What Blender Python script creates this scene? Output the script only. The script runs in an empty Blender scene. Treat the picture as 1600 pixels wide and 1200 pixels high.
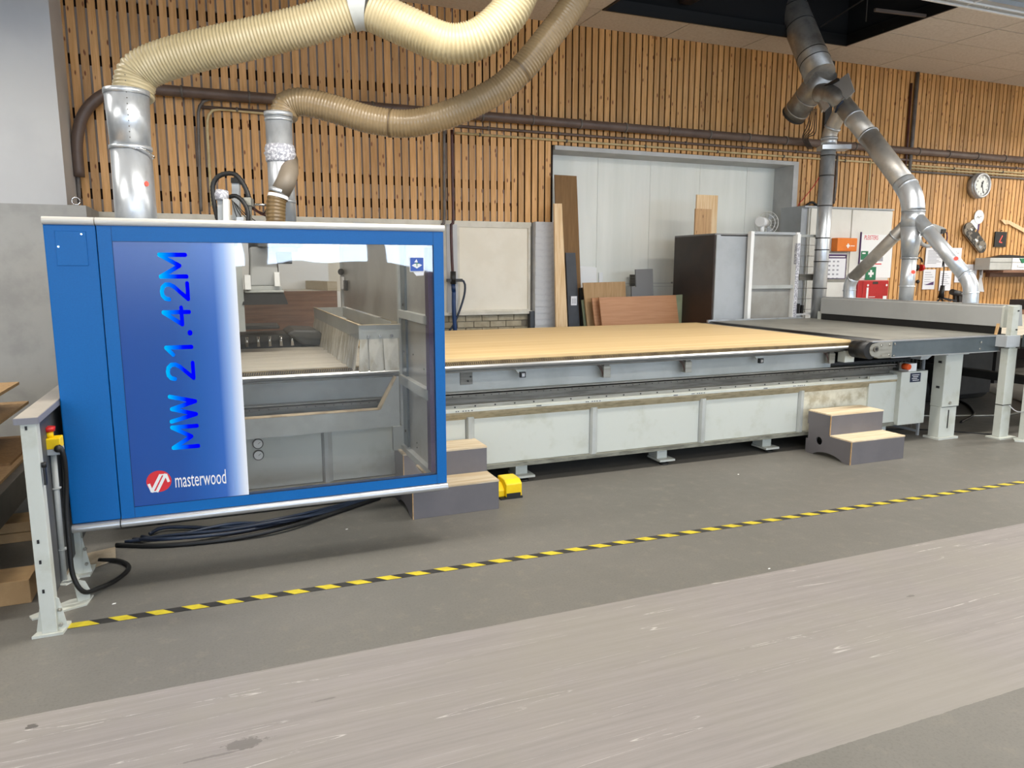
import bpy, bmesh, math, random
from mathutils import Vector, Matrix
random.seed(7)
SC = bpy.context.scene
COL = SC.collection
R = math.radians
# ------------------------------------------------------------------ camera, world, exposure, lights
H = 1.55
YAW, PIT, FPX = R(21.96), R(9.03), 1141.0
cd = bpy.data.cameras.new('camera'); cam = bpy.data.objects.new('camera', cd); COL.objects.link(cam)
cam.location = (0, 0, H); cam.rotation_euler = (R(90) - PIT, 0, -YAW)
cd.sensor_fit = 'HORIZONTAL'; cd.sensor_width = 36.0; cd.lens = FPX * 36 / 1600
cd.clip_start = 0.05; cd.clip_end = 100
SC.camera = cam
SC.view_settings.view_transform = 'Standard'; SC.view_settings.look = 'None'
SC.view_settings.gamma = 1.0; SC.view_settings.use_curve_mapping = False
SC.view_settings.exposure = 0.3
w = bpy.data.worlds.new('world'); SC.world = w; w.use_nodes = True
w.node_tree.nodes['Background'].inputs[0].default_value = (0.75, 0.85, 1, 1)
w.node_tree.nodes['Background'].inputs[1].default_value = 0.15
try:
    SC.cycles.use_denoising = True
    SC.cycles.max_bounces = 8; SC.cycles.transparent_max_bounces = 16
except Exception: pass
LAMP_Z = 3.66
LAMPS = [(x, y) for y in (-5.2, -1.8, 1.1, 3.9) for x in (-3.2, 1.0, 5.2, 9.4)] + [(-2.2, 6.0), (13.4, 3.9), (13.4, 6.2)]  # last three lamps are added to brighten the rear left and right wall
LAMP_W = 70.0
WINDOW_EMIT = 9.5
lamp_lights = []
for (lx, ly) in LAMPS:
    ld = bpy.data.lights.new('lamp_light', 'AREA'); ld.shape = 'RECTANGLE'; ld.size = 2.4; ld.size_y = 0.22
    ld.energy = LAMP_W * (1.7 if lx > 9 and ly > 3 else 0.35 if (lx < -2 and ly > 5) else 1.35 if ly > 3 else 0.62); ld.color = (1.0, 0.955, 0.88)
    lo = bpy.data.objects.new('lamp_light', ld); COL.objects.link(lo); lamp_lights.append((lo, lx, ly))

# ------------------------------------------------------------------ pixel ray -> world helper (true depths given)
_F = Vector((math.sin(YAW)*math.cos(PIT), math.cos(YAW)*math.cos(PIT), -math.sin(PIT)))
_R = Vector((math.cos(YAW), -math.sin(YAW), 0)); _U = _R.cross(_F); _C = Vector((0, 0, H))
def at(px, py, X=None, Y=None, Z=None, w=None):
    d = _F + _R*((px-800)/FPX) - _U*((py-600)/FPX)
    if X is not None: t = X/d.x
    elif Y is not None: t = Y/d.y
    elif Z is not None: t = (Z-H)/d.z
    else: t = w
    return _C + d*t

# ------------------------------------------------------------------ materials
def hx(s, k=1.0):
    s = s.lstrip('#'); v = [int(s[i:i+2], 16)/255 for i in (0, 2, 4)]
    return tuple(k*(c/12.92 if c <= .04045 else ((c+.055)/1.055)**2.4) for c in v) + (1,)
M = {}
class NT:
    def __init__(s, name):
        s.m = bpy.data.materials.new(name); s.m.use_nodes = True; s.t = s.m.node_tree
        s.b = s.t.nodes['Principled BSDF']; M[name] = s.m
    def n(s, typ, **kw):
        nd = s.t.nodes.new(typ)
        for k, v in kw.items():
            if k.startswith('i_'):
                key = k[2:]; key = int(key) if key.isdigit() else key.replace('_', ' ')
                nd.inputs[key].default_value = v
            else: setattr(nd, k, v)
        return nd
    def l(s, a, b): s.t.links.new(a, b)
    def math(s, op, a, b=None, clamp=False):
        nd = s.n('ShaderNodeMath', operation=op); nd.use_clamp = clamp
        for i, v in enumerate((a, b)):
            if v is None: continue
            if isinstance(v, (int, float)): nd.inputs[i].default_value = v
            else: s.l(v, nd.inputs[i])
        return nd.outputs[0]
    def mix(s, fac, a, b, typ='MIX'):
        nd = s.n('ShaderNodeMix', data_type='RGBA', blend_type=typ)
        for i, v in ((0, fac), (6, a), (7, b)):
            if isinstance(v, (int, float, tuple)): nd.inputs[i].default_value = v
            else: s.l(v, nd.inputs[i])
        return nd.outputs[2]
    def coord(s, scale=(1, 1, 1), rnd=False, kind='Object'):
        tc = s.n('ShaderNodeTexCoord'); mp = s.n('ShaderNodeMapping'); mp.inputs['Scale'].default_value = scale
        s.l(tc.outputs[kind], mp.inputs['Vector'])
        if rnd:
            oi = s.n('ShaderNodeObjectInfo'); mu = s.math('MULTIPLY', oi.outputs['Random'], 57.0)
            cb = s.n('ShaderNodeCombineXYZ'); s.l(mu, cb.inputs[0]); s.l(mu, cb.inputs[1]); s.l(mu, cb.inputs[2])
            s.l(cb.outputs[0], mp.inputs['Location'])
        return mp.outputs[0]
    def noise(s, vec, scale, detail=3, rough=.5):
        nd = s.n('ShaderNodeTexNoise'); nd.inputs['Scale'].default_value = scale
        nd.inputs['Detail'].default_value = detail; nd.inputs['Roughness'].default_value = rough
        s.l(vec, nd.inputs['Vector']); return nd.outputs['Fac']
    def ramp(s, fac, a, b):
        nd = s.n('ShaderNodeMapRange', interpolation_type='SMOOTHSTEP'); nd.inputs[1].default_value = a; nd.inputs[2].default_value = b
        s.l(fac, nd.inputs[0]); return nd.outputs[0]
    def bump(s, h, strength=.2, dist=.01):
        nd = s.n('ShaderNodeBump'); nd.inputs['Strength'].default_value = strength; nd.inputs['Distance'].default_value = dist
        s.l(h, nd.inputs['Height']); s.l(nd.outputs[0], s.b.inputs['Normal'])
    def set(s, rough=.5, metal=0.0, spec=None):
        s.b.inputs['Roughness'].default_value = rough; s.b.inputs['Metallic'].default_value = metal
        if spec is not None: s.b.inputs['Specular IOR Level'].default_value = spec
        return s
def pm(name, c1, c2=None, scale=4.0, rough=.5, metal=0.0, stretch=(1, 1, 1), lo=.4, hi=.65, bump=0.0, spec=None, rnd=False):
    t = NT(name).set(rough, metal, spec)
    a = hx(c1)
    if c2 is None: t.b.inputs['Base Color'].default_value = a; return t.m
    v = t.coord(stretch, rnd); nz = t.noise(v, scale, 5, .6)
    t.l(t.mix(t.ramp(nz, lo, hi), a, hx(c2)), t.b.inputs['Base Color'])
    if bump: t.bump(nz, bump)
    return t.m
def woodmat(name, light, dark, knot, axis='z', rough=.55, knots=True, grain=1.0):
    t = NT(name).set(rough)
    st = {'z': (14, 14, .9), 'x': (.9, 14, 14), 'y': (14, .9, 14)}[axis]
    v = t.coord(st, True); nz = t.noise(v, 3.0*grain, 4, .6)
    col = t.mix(t.ramp(nz, .3, .7), hx(light), hx(dark))
    oi = t.n('ShaderNodeObjectInfo')
    hs = t.n('ShaderNodeHueSaturation'); t.l(col, hs.inputs['Color'])
    t.l(t.math('ADD', t.math('MULTIPLY', oi.outputs['Random'], .34), .82), hs.inputs['Value'])
    col = hs.outputs[0]
    if knots:
        kst = {'z': (17, 17, 6), 'x': (6, 17, 17), 'y': (17, 6, 17)}[axis]
        kv = t.coord(kst, True); vo = t.n('ShaderNodeTexVoronoi'); vo.inputs['Scale'].default_value = 1.0
        t.l(kv, vo.inputs['Vector']); k = t.ramp(vo.outputs['Distance'], .19, .09)
        col = t.mix(k, col, hx(knot))
    t.l(col, t.b.inputs['Base Color']); return t.m
woodmat('slat_wood', '#d8a66c', '#c39052', '#7c4620', 'z')
woodmat('pine', '#e0bd8c', '#c89a62', '#96683c', 'z')
woodmat('ply_board', '#e6caa0', '#d3ad7c', '#a87c4c', 'z', knots=False)
woodmat('ply_top', '#dccdb2', '#c4ad8a', '#a87c4c', 'x', knots=False, rough=.6)
woodmat('brown_ply', '#86614a', '#6b4a38', '#5b3a2a', 'x', knots=False)
woodmat('cherry_board', '#b98862', '#ac7a54', '#a06238', 'x', knots=False, rough=.45)
woodmat('mdf_brown', '#8b6a43', '#7c5c38', '#6b4c2c', 'z', knots=False, rough=.8)
woodmat('hardboard', '#b09068', '#9c7c54', '#7c5c3c', 'z', knots=False, rough=.7)
woodmat('timber', '#b48a5c', '#93693f', '#6b4522', 'x')
pm('slat_gap', '#23130c', rough=.9)
pm('backing_board', '#a0958c', '#8f857d', 3, .8)
pm('wall_paint', '#cfccc4', '#c4c0b8', 2, .8)
pm('grey_plaster', '#a9a8a4', '#9a9996', 2.5, .8)
pm('white_panel', '#c9c9c8', '#c3c3c3', 1.5, .7)
pm('cream_panel', '#f0e8d6', '#eae1cd', 2, .6)
pm('cream_frame', '#ddd6c6', '#d0c9b8', 5, .6)
pm('door_cream', '#f0f0e6', '#e8e9de', 1.2, .5, stretch=(3, 3, .3))
pm('reveal_grey', '#c0c0be', '#b4b4b2', 3, .6)
pm('brick_tan', '#b5a88e', '#a3967c', 9, .9, rnd=True)
pm('mortar', '#8d8270', '#7f7564', 9, .9)
pm('white_brick', '#c9c9c9', '#bdbdbe', 9, .8, bump=.3)
pm('ceiling_tile', '#d3c9bd', '#c9beb1', 30, .9, rnd=True)
pm('grid_dark', '#5d5149', rough=.8)
pm('black', '#101010', rough=.5)
pm('void', '#0b0b0c', rough=.9)
pm('plenum_grey', '#2c2d2f', '#242527', 2, .7)
pm('blue_paint', '#0064ac', '#0060a6', 160, .42, lo=.35, hi=.7, bump=.03, spec=.3)
pm('seam', '#062a50', rough=.6)
pm('machine_white', '#bdc0b8', '#afb1a4', 5, .5, lo=.5, hi=.75)
pm('machine_dirty', '#cdc9b6', '#a59c84', 9, .6, lo=.4, hi=.7)
pm('machine_grey', '#adb0ad', '#a0a39f', 3, .5)
pm('bevel_dust', '#a39679', '#8b8064', 12, .7, stretch=(1, 4, 4))
pm('rim_dark', '#7c7c70', '#5c5b50', 8, .6, stretch=(1, 5, 5))
pm('frame_grey', '#aeb0ac', '#a1a39e', 3, .45)
pm('sheet_grey', '#a6a49e', '#97948c', 2, .35, .25)
pm('dust_tan', '#c3b194', '#a08e72', 10, .8)
pm('rail_dark', '#77746c', '#5c5951', 6, .4, .5, stretch=(.5, 6, 6))
pm('rail_steel', '#a09e94', '#88867c', 6, .4, .45, stretch=(.5, 6, 6))
pm('alu', '#bcbdbe', '#abacad', 6, .35, .6, stretch=(.4, 8, 8))
pm('alu_strip', '#e2dfd8', '#d2cec4', 5, .3, .35, stretch=(.3, 8, 8))
pm('galv', '#c8ccd0', '#aeb3b8', 7, .33, .62, stretch=(1, 1, .5))
pm('galv_dull', '#bdb8b0', '#a8a39b', 5, .42, .55)
pm('galv_dark', '#aca79f', '#928d86', 5, .38, .65)
pm('chrome', '#dddddd', rough=.15, metal=1)
pm('steel_panel', '#717b80', '#646e73', 2, .32, .6)
pm('conveyor_belt', '#8b8a82', '#7d7c75', 3, .55, stretch=(1, 1, 1))
pm('hose_cream', '#b5a785', '#a99a76', 2, .32)
pm('hose_brown', '#8f7b5c', '#7c694c', 2, .25)
pm('hose_small', '#705a38', '#5e4a2c', 4, .3)
pm('hose_line', '#5c4a32', rough=.5)
pm('grating', '#8f7a52', '#6f5c3a', 10, .7)
pm('mdf_yellow', '#dfc493', '#d0b17e', 2.0, .6, stretch=(.15, 7, 1), lo=.3, hi=.7)
pm('bed_grey', '#c8c0b0', '#b8b0a0', 4, .6, stretch=(.3, 2, 1))
pm('step_grey', '#6a6668', '#636062', 3, .5)
pm('ply_edge', '#c4a070', '#a9855a', 20, .7)
pm('yellow', '#f2cc02', '#e8c000', 4, .4)
pm('tape_yellow', '#c6b52c', '#b3a126', 20, .5, rnd=True)
pm('tape_black', '#2a2927', '#35332f', 20, .5)
pm('white', '#e9e9e6', rough=.5)
pm('paper', '#e4e4e6', rough=.7)
pm('ink', '#3a3a40', rough=.7)
pm('ink_light', '#9a9aa0', rough=.7)
pm('red', '#c0201c', rough=.4)
pm('red_case', '#b51a1a', '#a81414', 4, .35)
pm('orange', '#e57a12', '#d96c0a', 4, .4)
pm('orange_lamp', '#e0561c', rough=.25)
pm('sign_green', '#147048', rough=.5)
pm('dark_brown', '#34261d', '#2c2018', 4, .45)
pm('brown_pipe', '#6a584e', '#5c4b42', 4, .45)
pm('cream_pipe', '#cdb98c', '#b7a376', 6, .5)
pm('grey_pipe', '#6f6862', '#5c5650', 6, .5)
pm('copper_dark', '#4c2118', '#3c1a12', 8, .4)
pm('hose_blue', '#1d3f70', '#16325c', 5, .4)
pm('cable_navy', '#1f2c40', '#182234', 5, .4)
pm('charcoal', '#3e4044', '#383a3e', 5, .5)
pm('laminate', '#a0988d', '#968f84', 5, .5)
pm('laminate_edge', '#78777d', rough=.5)
pm('dark_panel', '#4c4d4e', '#434444', 3, .5)
pm('dark_steel', '#2e2d2b', '#232221', 5, .5)
pm('cart_steel', '#5a544c', '#4a453e', 5, .5)
pm('kraft', '#a98a60', '#957650', 5, .8)
pm('paper_brown', '#a89a84', '#8f816c', 6, .8)
pm('green_board', '#8f9678', '#83896c', 4, .6)
pm('grey_board', '#7d7c7b', rough=.6)
pm('locker_grey', '#a9adb0', '#9ea2a4', 2, .4)
pm('locker_white', '#dedbd2', '#d5d2c8', 2, .5)
pm('clock_face', '#e8e8e0', rough=.5)
pm('skate', '#7b7264', '#2c2824', 9, .5, lo=.48, hi=.52)
pm('skate_edge', '#b9b4a4', rough=.5)
pm('tube_taupe', '#7d7263', '#71675a', 4, .5)
woodmat('oak', '#c39c6e', '#ab8254', '#7c5834', 'z')
woodmat('old_timber', '#b5a78f', '#a39579', '#8a7860', 'x', knots=False)
pm('wrap', '#d4d4d8', '#9a9aa2', 60, .4, stretch=(1, 1, 1), lo=.45, hi=.5)
pm('hood_grey', '#a3a4a2', '#9c9d9b', 2, .45)
pm('brush_bristle', '#141518', '#222428', 30, .9, stretch=(8, 8, .3))
pm('curtain', '#c9c4b8', '#a79f8c', 10, .6, stretch=(1, 4, .4))
pm('systainer', '#b9b9b2', '#adada6', 4, .5)
pm('navy_label', '#15203a', rough=.4)
pm('sticker_blue', '#2450a8', rough=.4)
pm('logo_red', '#d4242c', rough=.4)
pm('purple', '#4a2a5c', rough=.6)
pm('coral', '#ff5a4a', rough=.6)
pm('lamp_housing', '#d8d8d4', rough=.5)
pm('amber', '#b39a2c', rough=.5)
# gradient print materials (flat print)
def gradmat(name, axis, stops, rough=.25):
    t = NT(name).set(rough)
    geo = t.n('ShaderNodeNewGeometry'); sp = t.n('ShaderNodeSeparateXYZ'); t.l(geo.outputs['Position'], sp.inputs[0])
    a, b = stops[0][0], stops[-1][0]
    mr = t.n('ShaderNodeMapRange'); mr.inputs[1].default_value = a; mr.inputs[2].default_value = b; t.l(sp.outputs[axis], mr.inputs[0])
    cr = t.n('ShaderNodeValToRGB'); el = cr.color_ramp.elements
    el[0].position = 0; el[0].color = hx(stops[0][1]); el[1].position = 1; el[1].color = hx(stops[-1][1])
    for p, c in stops[1:-1]:
        e = el.new((p-a)/(b-a)); e.color = hx(c)
    t.l(mr.outputs[0], cr.inputs[0]); t.l(cr.outputs[0], t.b.inputs['Base Color']); return t
gradmat('print_blue', 0, [(-.435, '#164a98'), (-.2, '#124c9a'), (-.1, '#1858a8'), (-.005, '#2c63b6'), (.045, '#90aee0'), (.085, '#dfe5f1'), (.1, '#ecedf2')], .22)
gradmat('letter_blue', 0, [(-.245, '#00c0ff'), (-.205, '#0078ff'), (-.165, '#0010ff'), (-.115, '#0000ff')], .9).set(.9, 0, 0.0)
# floor
def floormat():
    t = NT('floor_concrete').set(.5, 0, .35)
    geo = t.n('ShaderNodeNewGeometry'); sp = t.n('ShaderNodeSeparateXYZ'); t.l(geo.outputs['Position'], sp.inputs[0])
    v = t.coord(); n1 = t.noise(v, .9, 6, .6); n2 = t.noise(v, 9, 6, .7); n3 = t.noise(v, 90, 3, .6)
    base = t.mix(t.ramp(n1, .3, .7), hx('#67655f'), hx('#6e6b65'))
    base = t.mix(t.ramp(n2, .52, .72), base, hx('#736f66'))
    base = t.mix(t.math('MULTIPLY', t.ramp(n3, .45, .7), .35), base, hx('#55524d'))
    # painted walkway lane
    wob = t.math('MULTIPLY', t.math('SUBTRACT', n2, .5), .012)
    y = t.math('ADD', sp.outputs[1], wob)
    band = t.math('MULTIPLY', t.math('GREATER_THAN', y, 1.622), t.math('LESS_THAN', y, 2.812))
    vs = t.coord((.5, 16, 1)); s1 = t.noise(vs, 1.6, 8, .75); s2 = t.noise(t.coord((.8, 40, 1)), 1.3, 5, .7)
    lane = t.mix(t.ramp(s1, .32, .68), hx('#7f7a77'), hx('#8d8784'))
    lane = t.mix(t.math('MULTIPLY', t.ramp(n1, .4, .62), .5), lane, hx('#878379'))
    lane = t.mix(t.math('MULTIPLY', t.ramp(s2, .66, .78), .22), lane, hx('#b0aba5'))
    # long scratches following the walkway
    mp = t.n('ShaderNodeMapping'); tc = t.n('ShaderNodeTexCoord'); t.l(tc.outputs['Object'], mp.inputs[0])
    mp.inputs['Rotation'].default_value = (0, 0, R(-3.0)); mp.inputs['Scale'].default_value = (.22, 5.5, 1)
    s3 = t.noise(mp.outputs[0], 1.5, 2, .4)
    ln = t.ramp(t.math('ABSOLUTE', t.math('SUBTRACT', s3, .5)), .004, .0005)
    lane = t.mix(t.math('MULTIPLY', t.math('MULTIPLY', ln, .6), t.ramp(n2, .42, .6)), lane, hx('#c4bfba'))
    # worn dark patches with their own shape
    vo = t.noise(t.coord((1, 1.6, 1)), 3.1, 6, .7); patch = t.ramp(vo, .735, .76)
    lane = t.mix(t.math('MULTIPLY', patch, .7), lane, hx('#5f5c58'))
    def blob(cx, cy, rx, ry, amt, col, th=.75):
        nonlocal lane
        dx = t.math('MULTIPLY', t.math('SUBTRACT', sp.outputs[0], cx), 1/rx); dy = t.math('MULTIPLY', t.math('SUBTRACT', sp.outputs[1], cy), 1/ry)
        d = t.math('SQRT', t.math('ADD', t.math('MULTIPLY', dx, dx), t.math('MULTIPLY', dy, dy)))
        nb = t.noise(t.coord((1, 1.5, 1)), 26, 5, .7)
        d = t.math('ADD', d, t.math('MULTIPLY', t.math('SUBTRACT', nb, .5), 2.2))
        lane = t.mix(t.math('MULTIPLY', t.ramp(d, th+.12, th-.05), amt), lane, hx(col))
    blob(0, 2.362, .085, .035, .7, '#605c58'); blob(-.09, 2.335, .13, .007, .6, '#605c58'); blob(-.67, 2.734, .022, .018, .8, '#484440')
    blob(.28, 2.52, .05, .006, .5, '#5c5854'); blob(3.0, 2.34, .03, .012, .6, '#5c5854')
    t.l(t.mix(band, base, lane), t.b.inputs['Base Color'])
    t.l(t.math('SUBTRACT', .62, t.math('MULTIPLY', n2, .22)), t.b.inputs['Roughness'])
    t.bump(n2, .06, .01); return t.m
floormat()
# window acrylic: fresnel mix of clear and mirror
def glassmat():
    t = NT('acrylic'); out = t.t.nodes['Material Output']
    tr = t.n('ShaderNodeBsdfTransparent'); tr.inputs[0].default_value = (.93, .93, .92, 1)
    gl = t.n('ShaderNodeBsdfGlossy'); gl.inputs['Roughness'].default_value = .02; gl.inputs[0].default_value = (1, 1, 1, 1)
    fr = t.n('ShaderNodeFresnel'); fr.inputs[0].default_value = 1.62
    nz = t.noise(t.coord((1.6, 1, 4)), 1.3, 1, .4); bp = t.n('ShaderNodeBump'); bp.inputs['Strength'].default_value = .16
    bp.inputs['Distance'].default_value = .012; t.l(nz, bp.inputs['Height']); t.l(bp.outputs[0], gl.inputs['Normal'])
    mx = t.n('ShaderNodeMixShader'); t.l(fr.outputs[0], mx.inputs[0]); t.l(tr.outputs[0], mx.inputs[1]); t.l(gl.outputs[0], mx.inputs[2])
    t.l(mx.outputs[0], out.inputs[0])
glassmat()
def emis(name, c, s):
    t = NT(name); t.b.inputs['Emission Color'].default_value = hx(c); t.b.inputs['Emission Strength'].default_value = s
    t.b.inputs['Base Color'].default_value = hx(c)
emis('daylight_pane', '#cfe2fa', WINDOW_EMIT)
emis('lamp_glow', '#fff4e0', 6.0)

# ------------------------------------------------------------------ mesh builder
class MB:
    def __init__(s): s.v = []; s.f = []; s.sm = []
    def add(s, vs, fs, smooth=False):
        k = len(s.v); s.v += [Vector(p) for p in vs]
        for f in fs: s.f.append([i+k for i in f]); s.sm.append(smooth)
        return s
    def box(s, x0, x1, y0, y1, z0, z1):
        if x0 > x1: x0, x1 = x1, x0
        if y0 > y1: y0, y1 = y1, y0
        if z0 > z1: z0, z1 = z1, z0
        vs = [(x, y, z) for x in (x0, x1) for y in (y0, y1) for z in (z0, z1)]
        return s.add(vs, [(0, 1, 3, 2), (4, 6, 7, 5), (0, 4, 5, 1), (2, 3, 7, 6), (0, 2, 6, 4), (1, 5, 7, 3)])
    def prism(s, pts, ext):
        n = len(pts); e = Vector(ext); P = [Vector(p) for p in pts]
        a = Vector((0, 0, 0))
        for i in range(n): a += P[i].cross(P[(i+1) % n])
        if a.dot(e) > 0: P = P[::-1]
        return s.add(P + [p+e for p in P], [list(range(n)), list(range(2*n-1, n-1, -1))] + [(i, i+n, (i+1) % n+n, (i+1) % n) for i in range(n)])
    def bar(s, a, b, wd, hh, up=(0, 0, 1)):
        a = Vector(a); b = Vector(b); d = (b-a).normalized(); u = Vector(up)
        if abs(d.dot(u)) > .99: u = Vector((0, 1, 0))
        r = d.cross(u).normalized(); u = r.cross(d)
        c = [r*(sx*wd/2)+u*(sz*hh/2) for sx, sz in ((-1, -1), (1, -1), (1, 1), (-1, 1))]
        return s.add([a+q for q in c]+[b+q for q in c], [(3, 2, 1, 0), (4, 5, 6, 7), (0, 1, 5, 4), (1, 2, 6, 5), (2, 3, 7, 6), (3, 0, 4, 7)])
    def rings(s, pts, rad, seg=20, caps=True, smooth=True):
        P = [Vector(p) for p in pts]; n = len(P)
        if not callable(rad):
            rr = rad if isinstance(rad, (list, tuple)) else [rad]*n
            rad = lambda i: rr[i]
        tan = [(P[min(i+1, n-1)]-P[max(i-1, 0)]).normalized() for i in range(n)]
        u = tan[0].orthogonal().normalized(); vs = []; fs = []
        for i in range(n):
            u = (u - tan[i]*u.dot(tan[i])).normalized(); v = tan[i].cross(u); r = rad(i)
            for k in range(seg):
                a = 2*math.pi*k/seg; vs.append(P[i]+(u*math.cos(a)+v*math.sin(a))*r)
        for i in range(n-1):
            for k in range(seg):
                k2 = (k+1) % seg; fs.append((i*seg+k, i*seg+k2, (i+1)*seg+k2, (i+1)*seg+k))
        s.add(vs, fs, smooth)
        if caps:
            k0 = len(s.v)-len(vs)
            s.f.append([k0+k for k in range(seg-1, -1, -1)]); s.sm.append(False)
            s.f.append([k0+(n-1)*seg+k for k in range(seg)]); s.sm.append(False)
        return s
    def cyl(s, a, b, r, r2=None, seg=20, caps=True): return s.rings([a, b], [r, r if r2 is None else r2], seg, caps)
    def sphere(s, c, r, seg=14, sc=(1, 1, 1)):
        c = Vector(c); vs = []; fs = []; rows = seg//2
        for i in range(1, rows):
            ph = math.pi*i/rows
            for k in range(seg):
                th = 2*math.pi*k/seg; vs.append(c+Vector((r*sc[0]*math.sin(ph)*math.cos(th), r*sc[1]*math.sin(ph)*math.sin(th), r*sc[2]*math.cos(ph))))
        n = len(vs); vs += [c+Vector((0, 0, r*sc[2])), c-Vector((0, 0, r*sc[2]))]
        for i in range(rows-2):
            for k in range(seg):
                k2 = (k+1) % seg; fs.append((i*seg+k, (i+1)*seg+k, (i+1)*seg+k2, i*seg+k2))
        for k in range(seg):
            k2 = (k+1) % seg; fs.append((n, k, k2)); fs.append((n+1, (rows-2)*seg+k2, (rows-2)*seg+k))
        return s.add(vs, fs, True)
    def mesh(s, name, m, off, bevel=0.0):
        me = bpy.data.meshes.new(name); me.from_pydata([p-off for p in s.v], [], s.f)
        me.polygons.foreach_set('use_smooth', s.sm)
        if bevel:
            bm = bmesh.new(); bm.from_mesh(me)
            bmesh.ops.remove_doubles(bm, verts=bm.verts, dist=1e-5)
            ed = [e for e in bm.edges if len(e.link_faces) == 2 and e.calc_face_angle(0) > .6]
            bmesh.ops.bevel(bm, geom=ed, offset=bevel, segments=2, affect='EDGES', profile=.5, clamp_overlap=True)
            bm.to_mesh(me); bm.free()
        me.materials.append(M[m]); me.update(); return me
def box(*a): return MB().box(*a)
def tagp(o, **kw):
    for k, v in kw.items():
        if v: o[k] = v
ORG = {}
def T(name, label, cat, loc, group=None, kind=None):
    o = bpy.data.objects.new(name, None); COL.objects.link(o); o.location = loc; o.empty_display_size = .1
    tagp(o, label=label, category=cat, group=group, kind=kind); ORG[o.name] = Vector(loc); return o
def S(name, loc=(0, 0, 0), label=None):
    o = bpy.data.objects.new(name, None); COL.objects.link(o); o.location = loc; o['kind'] = 'structure'
    if label: o['label'] = label
    ORG[o.name] = Vector(loc); return o
def P(name, mb, m, parent, label=None, bevel=0.0, kind=None):
    org = ORG[parent.name]
    me = mb.mesh(name, m, org, bevel); o = bpy.data.objects.new(name, me); COL.objects.link(o); o.parent = parent
    ORG[o.name] = org; tagp(o, label=label, kind=kind); return o
def G(name, mb, m, label=None, cat=None, group=None, kind=None, bevel=0.0):
    xs = [p.x for p in mb.v]; ys = [p.y for p in mb.v]; zs = [p.z for p in mb.v]
    org = Vector(((min(xs)+max(xs))/2, (min(ys)+max(ys))/2, min(zs)))
    me = mb.mesh(name, m, org, bevel); o = bpy.data.objects.new(name, me); COL.objects.link(o); o.location = org
    ORG[o.name] = org; tagp(o, label=label, category=cat, group=group, kind=kind); return o
def spline(pts, step=.02):
    P_ = [Vector(p) for p in pts]; P_ = [P_[0]*2-P_[1]]+P_+[P_[-1]*2-P_[-2]]; out = []
    for i in range(1, len(P_)-2):
        a, b, c, d = P_[i-1:i+3]; n = max(4, int((c-b).length/step*2))
        for k in range(n):
            t = k/n; out.append(.5*((2*b)+(c-a)*t+(2*a-5*b+4*c-d)*t*t+(3*b-a-3*c+d)*t**3))
    out.append(P_[-2]); res = [out[0]]; acc = 0
    for i in range(1, len(out)):
        seg = (out[i]-out[i-1]).length
        while acc+seg >= step:
            t = (step-acc)/seg; q = out[i-1].lerp(out[i], t); res.append(q); out[i-1] = q; seg = (out[i]-q).length; acc = 0
        acc += seg
    if (out[-1]-res[-1]).length > step*.3: res.append(out[-1])
    return res
def textmesh(s, size, font_w=1.0, thick=0.0008):
    cu = bpy.data.curves.new('text', 'FONT'); cu.body = s; cu.size = size; cu.extrude = thick; cu.resolution_u = 3
    cu.align_x = 'CENTER'; cu.align_y = 'CENTER'
    o = bpy.data.objects.new('text', cu); COL.objects.link(o); dg = bpy.context.evaluated_depsgraph_get()
    me = bpy.data.meshes.new_from_object(o.evaluated_get(dg)); bpy.data.objects.remove(o); bpy.data.curves.remove(cu)
    return me
def text(name, s, size, m, loc, ex, ey, parent, label=None, sx=1.0):
    """flat lettering centred at loc, ex = reading direction, ey = letter up direction"""
    me = textmesh(s, size); ex = Vector(ex).normalized(); ey = Vector(ey).normalized(); ez = ex.cross(ey); L = Vector(loc)-ORG[parent.name]
    for v in me.vertices: c = v.co.copy(); v.co = L+ex*c.x*sx+ey*c.y+ez*c.z
    me.materials.clear(); me.materials.append(M[m]); o = bpy.data.objects.new(name, me); COL.objects.link(o); o.parent = parent
    ORG[o.name] = ORG[parent.name]; tagp(o, label=label); return o

WY = 8.25      # back wall
CZ = 4.38      # ceiling
# ------------------------------------------------------------------ the setting
fl = G('floor', MB().box(-7, 15, -9, 9, -.12, 0), 'floor_concrete', kind='structure')
fl.data.transform(Matrix.Translation(fl.location)); fl.location = (0, 0, 0)
G('wall_left', box(-7.1, -7, -9, 9, 0, 5.2), 'wall_paint', kind='structure')
G('wall_right', box(15, 15.1, -9, 9, 0, 5.2), 'wall_paint', kind='structure')
# wall behind the photographer with a high band of daylight windows
wf = S('wall_front', (0, -9, 0))
P('wall_panel', MB().box(-7, 15, -9.1, -9, 0, 1.62).box(-7, 15, -9.1, -9, 3.3, 5.2), 'wall_paint', wf)
xx = -6.9; k = 0
while xx < 14.5:
    P('window_pane', box(xx, xx+2.2, -9.06, -9.04, 1.62, 3.3), 'daylight_pane', wf)
    P('mullion', box(xx+2.2, xx+2.65, -9.12, -8.97, 1.62, 3.3), 'reveal_grey', wf); xx += 2.65
wb = S('wall_back', (0, WY, 0))
P('wall_panel', MB().box(-7, 3.87, WY+.03, WY+.13, 2.09, 5.2).box(3.87, 7.53, WY+.03, WY+.13, 2.97, 5.2).box(7.53, 15, WY+.03, WY+.13, 0, 5.2), 'slat_gap', wb)
P('plinth_wall', MB().box(-7, 3.59, WY+.03, WY+.13, 0, 2.09), 'mortar', wb)
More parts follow.
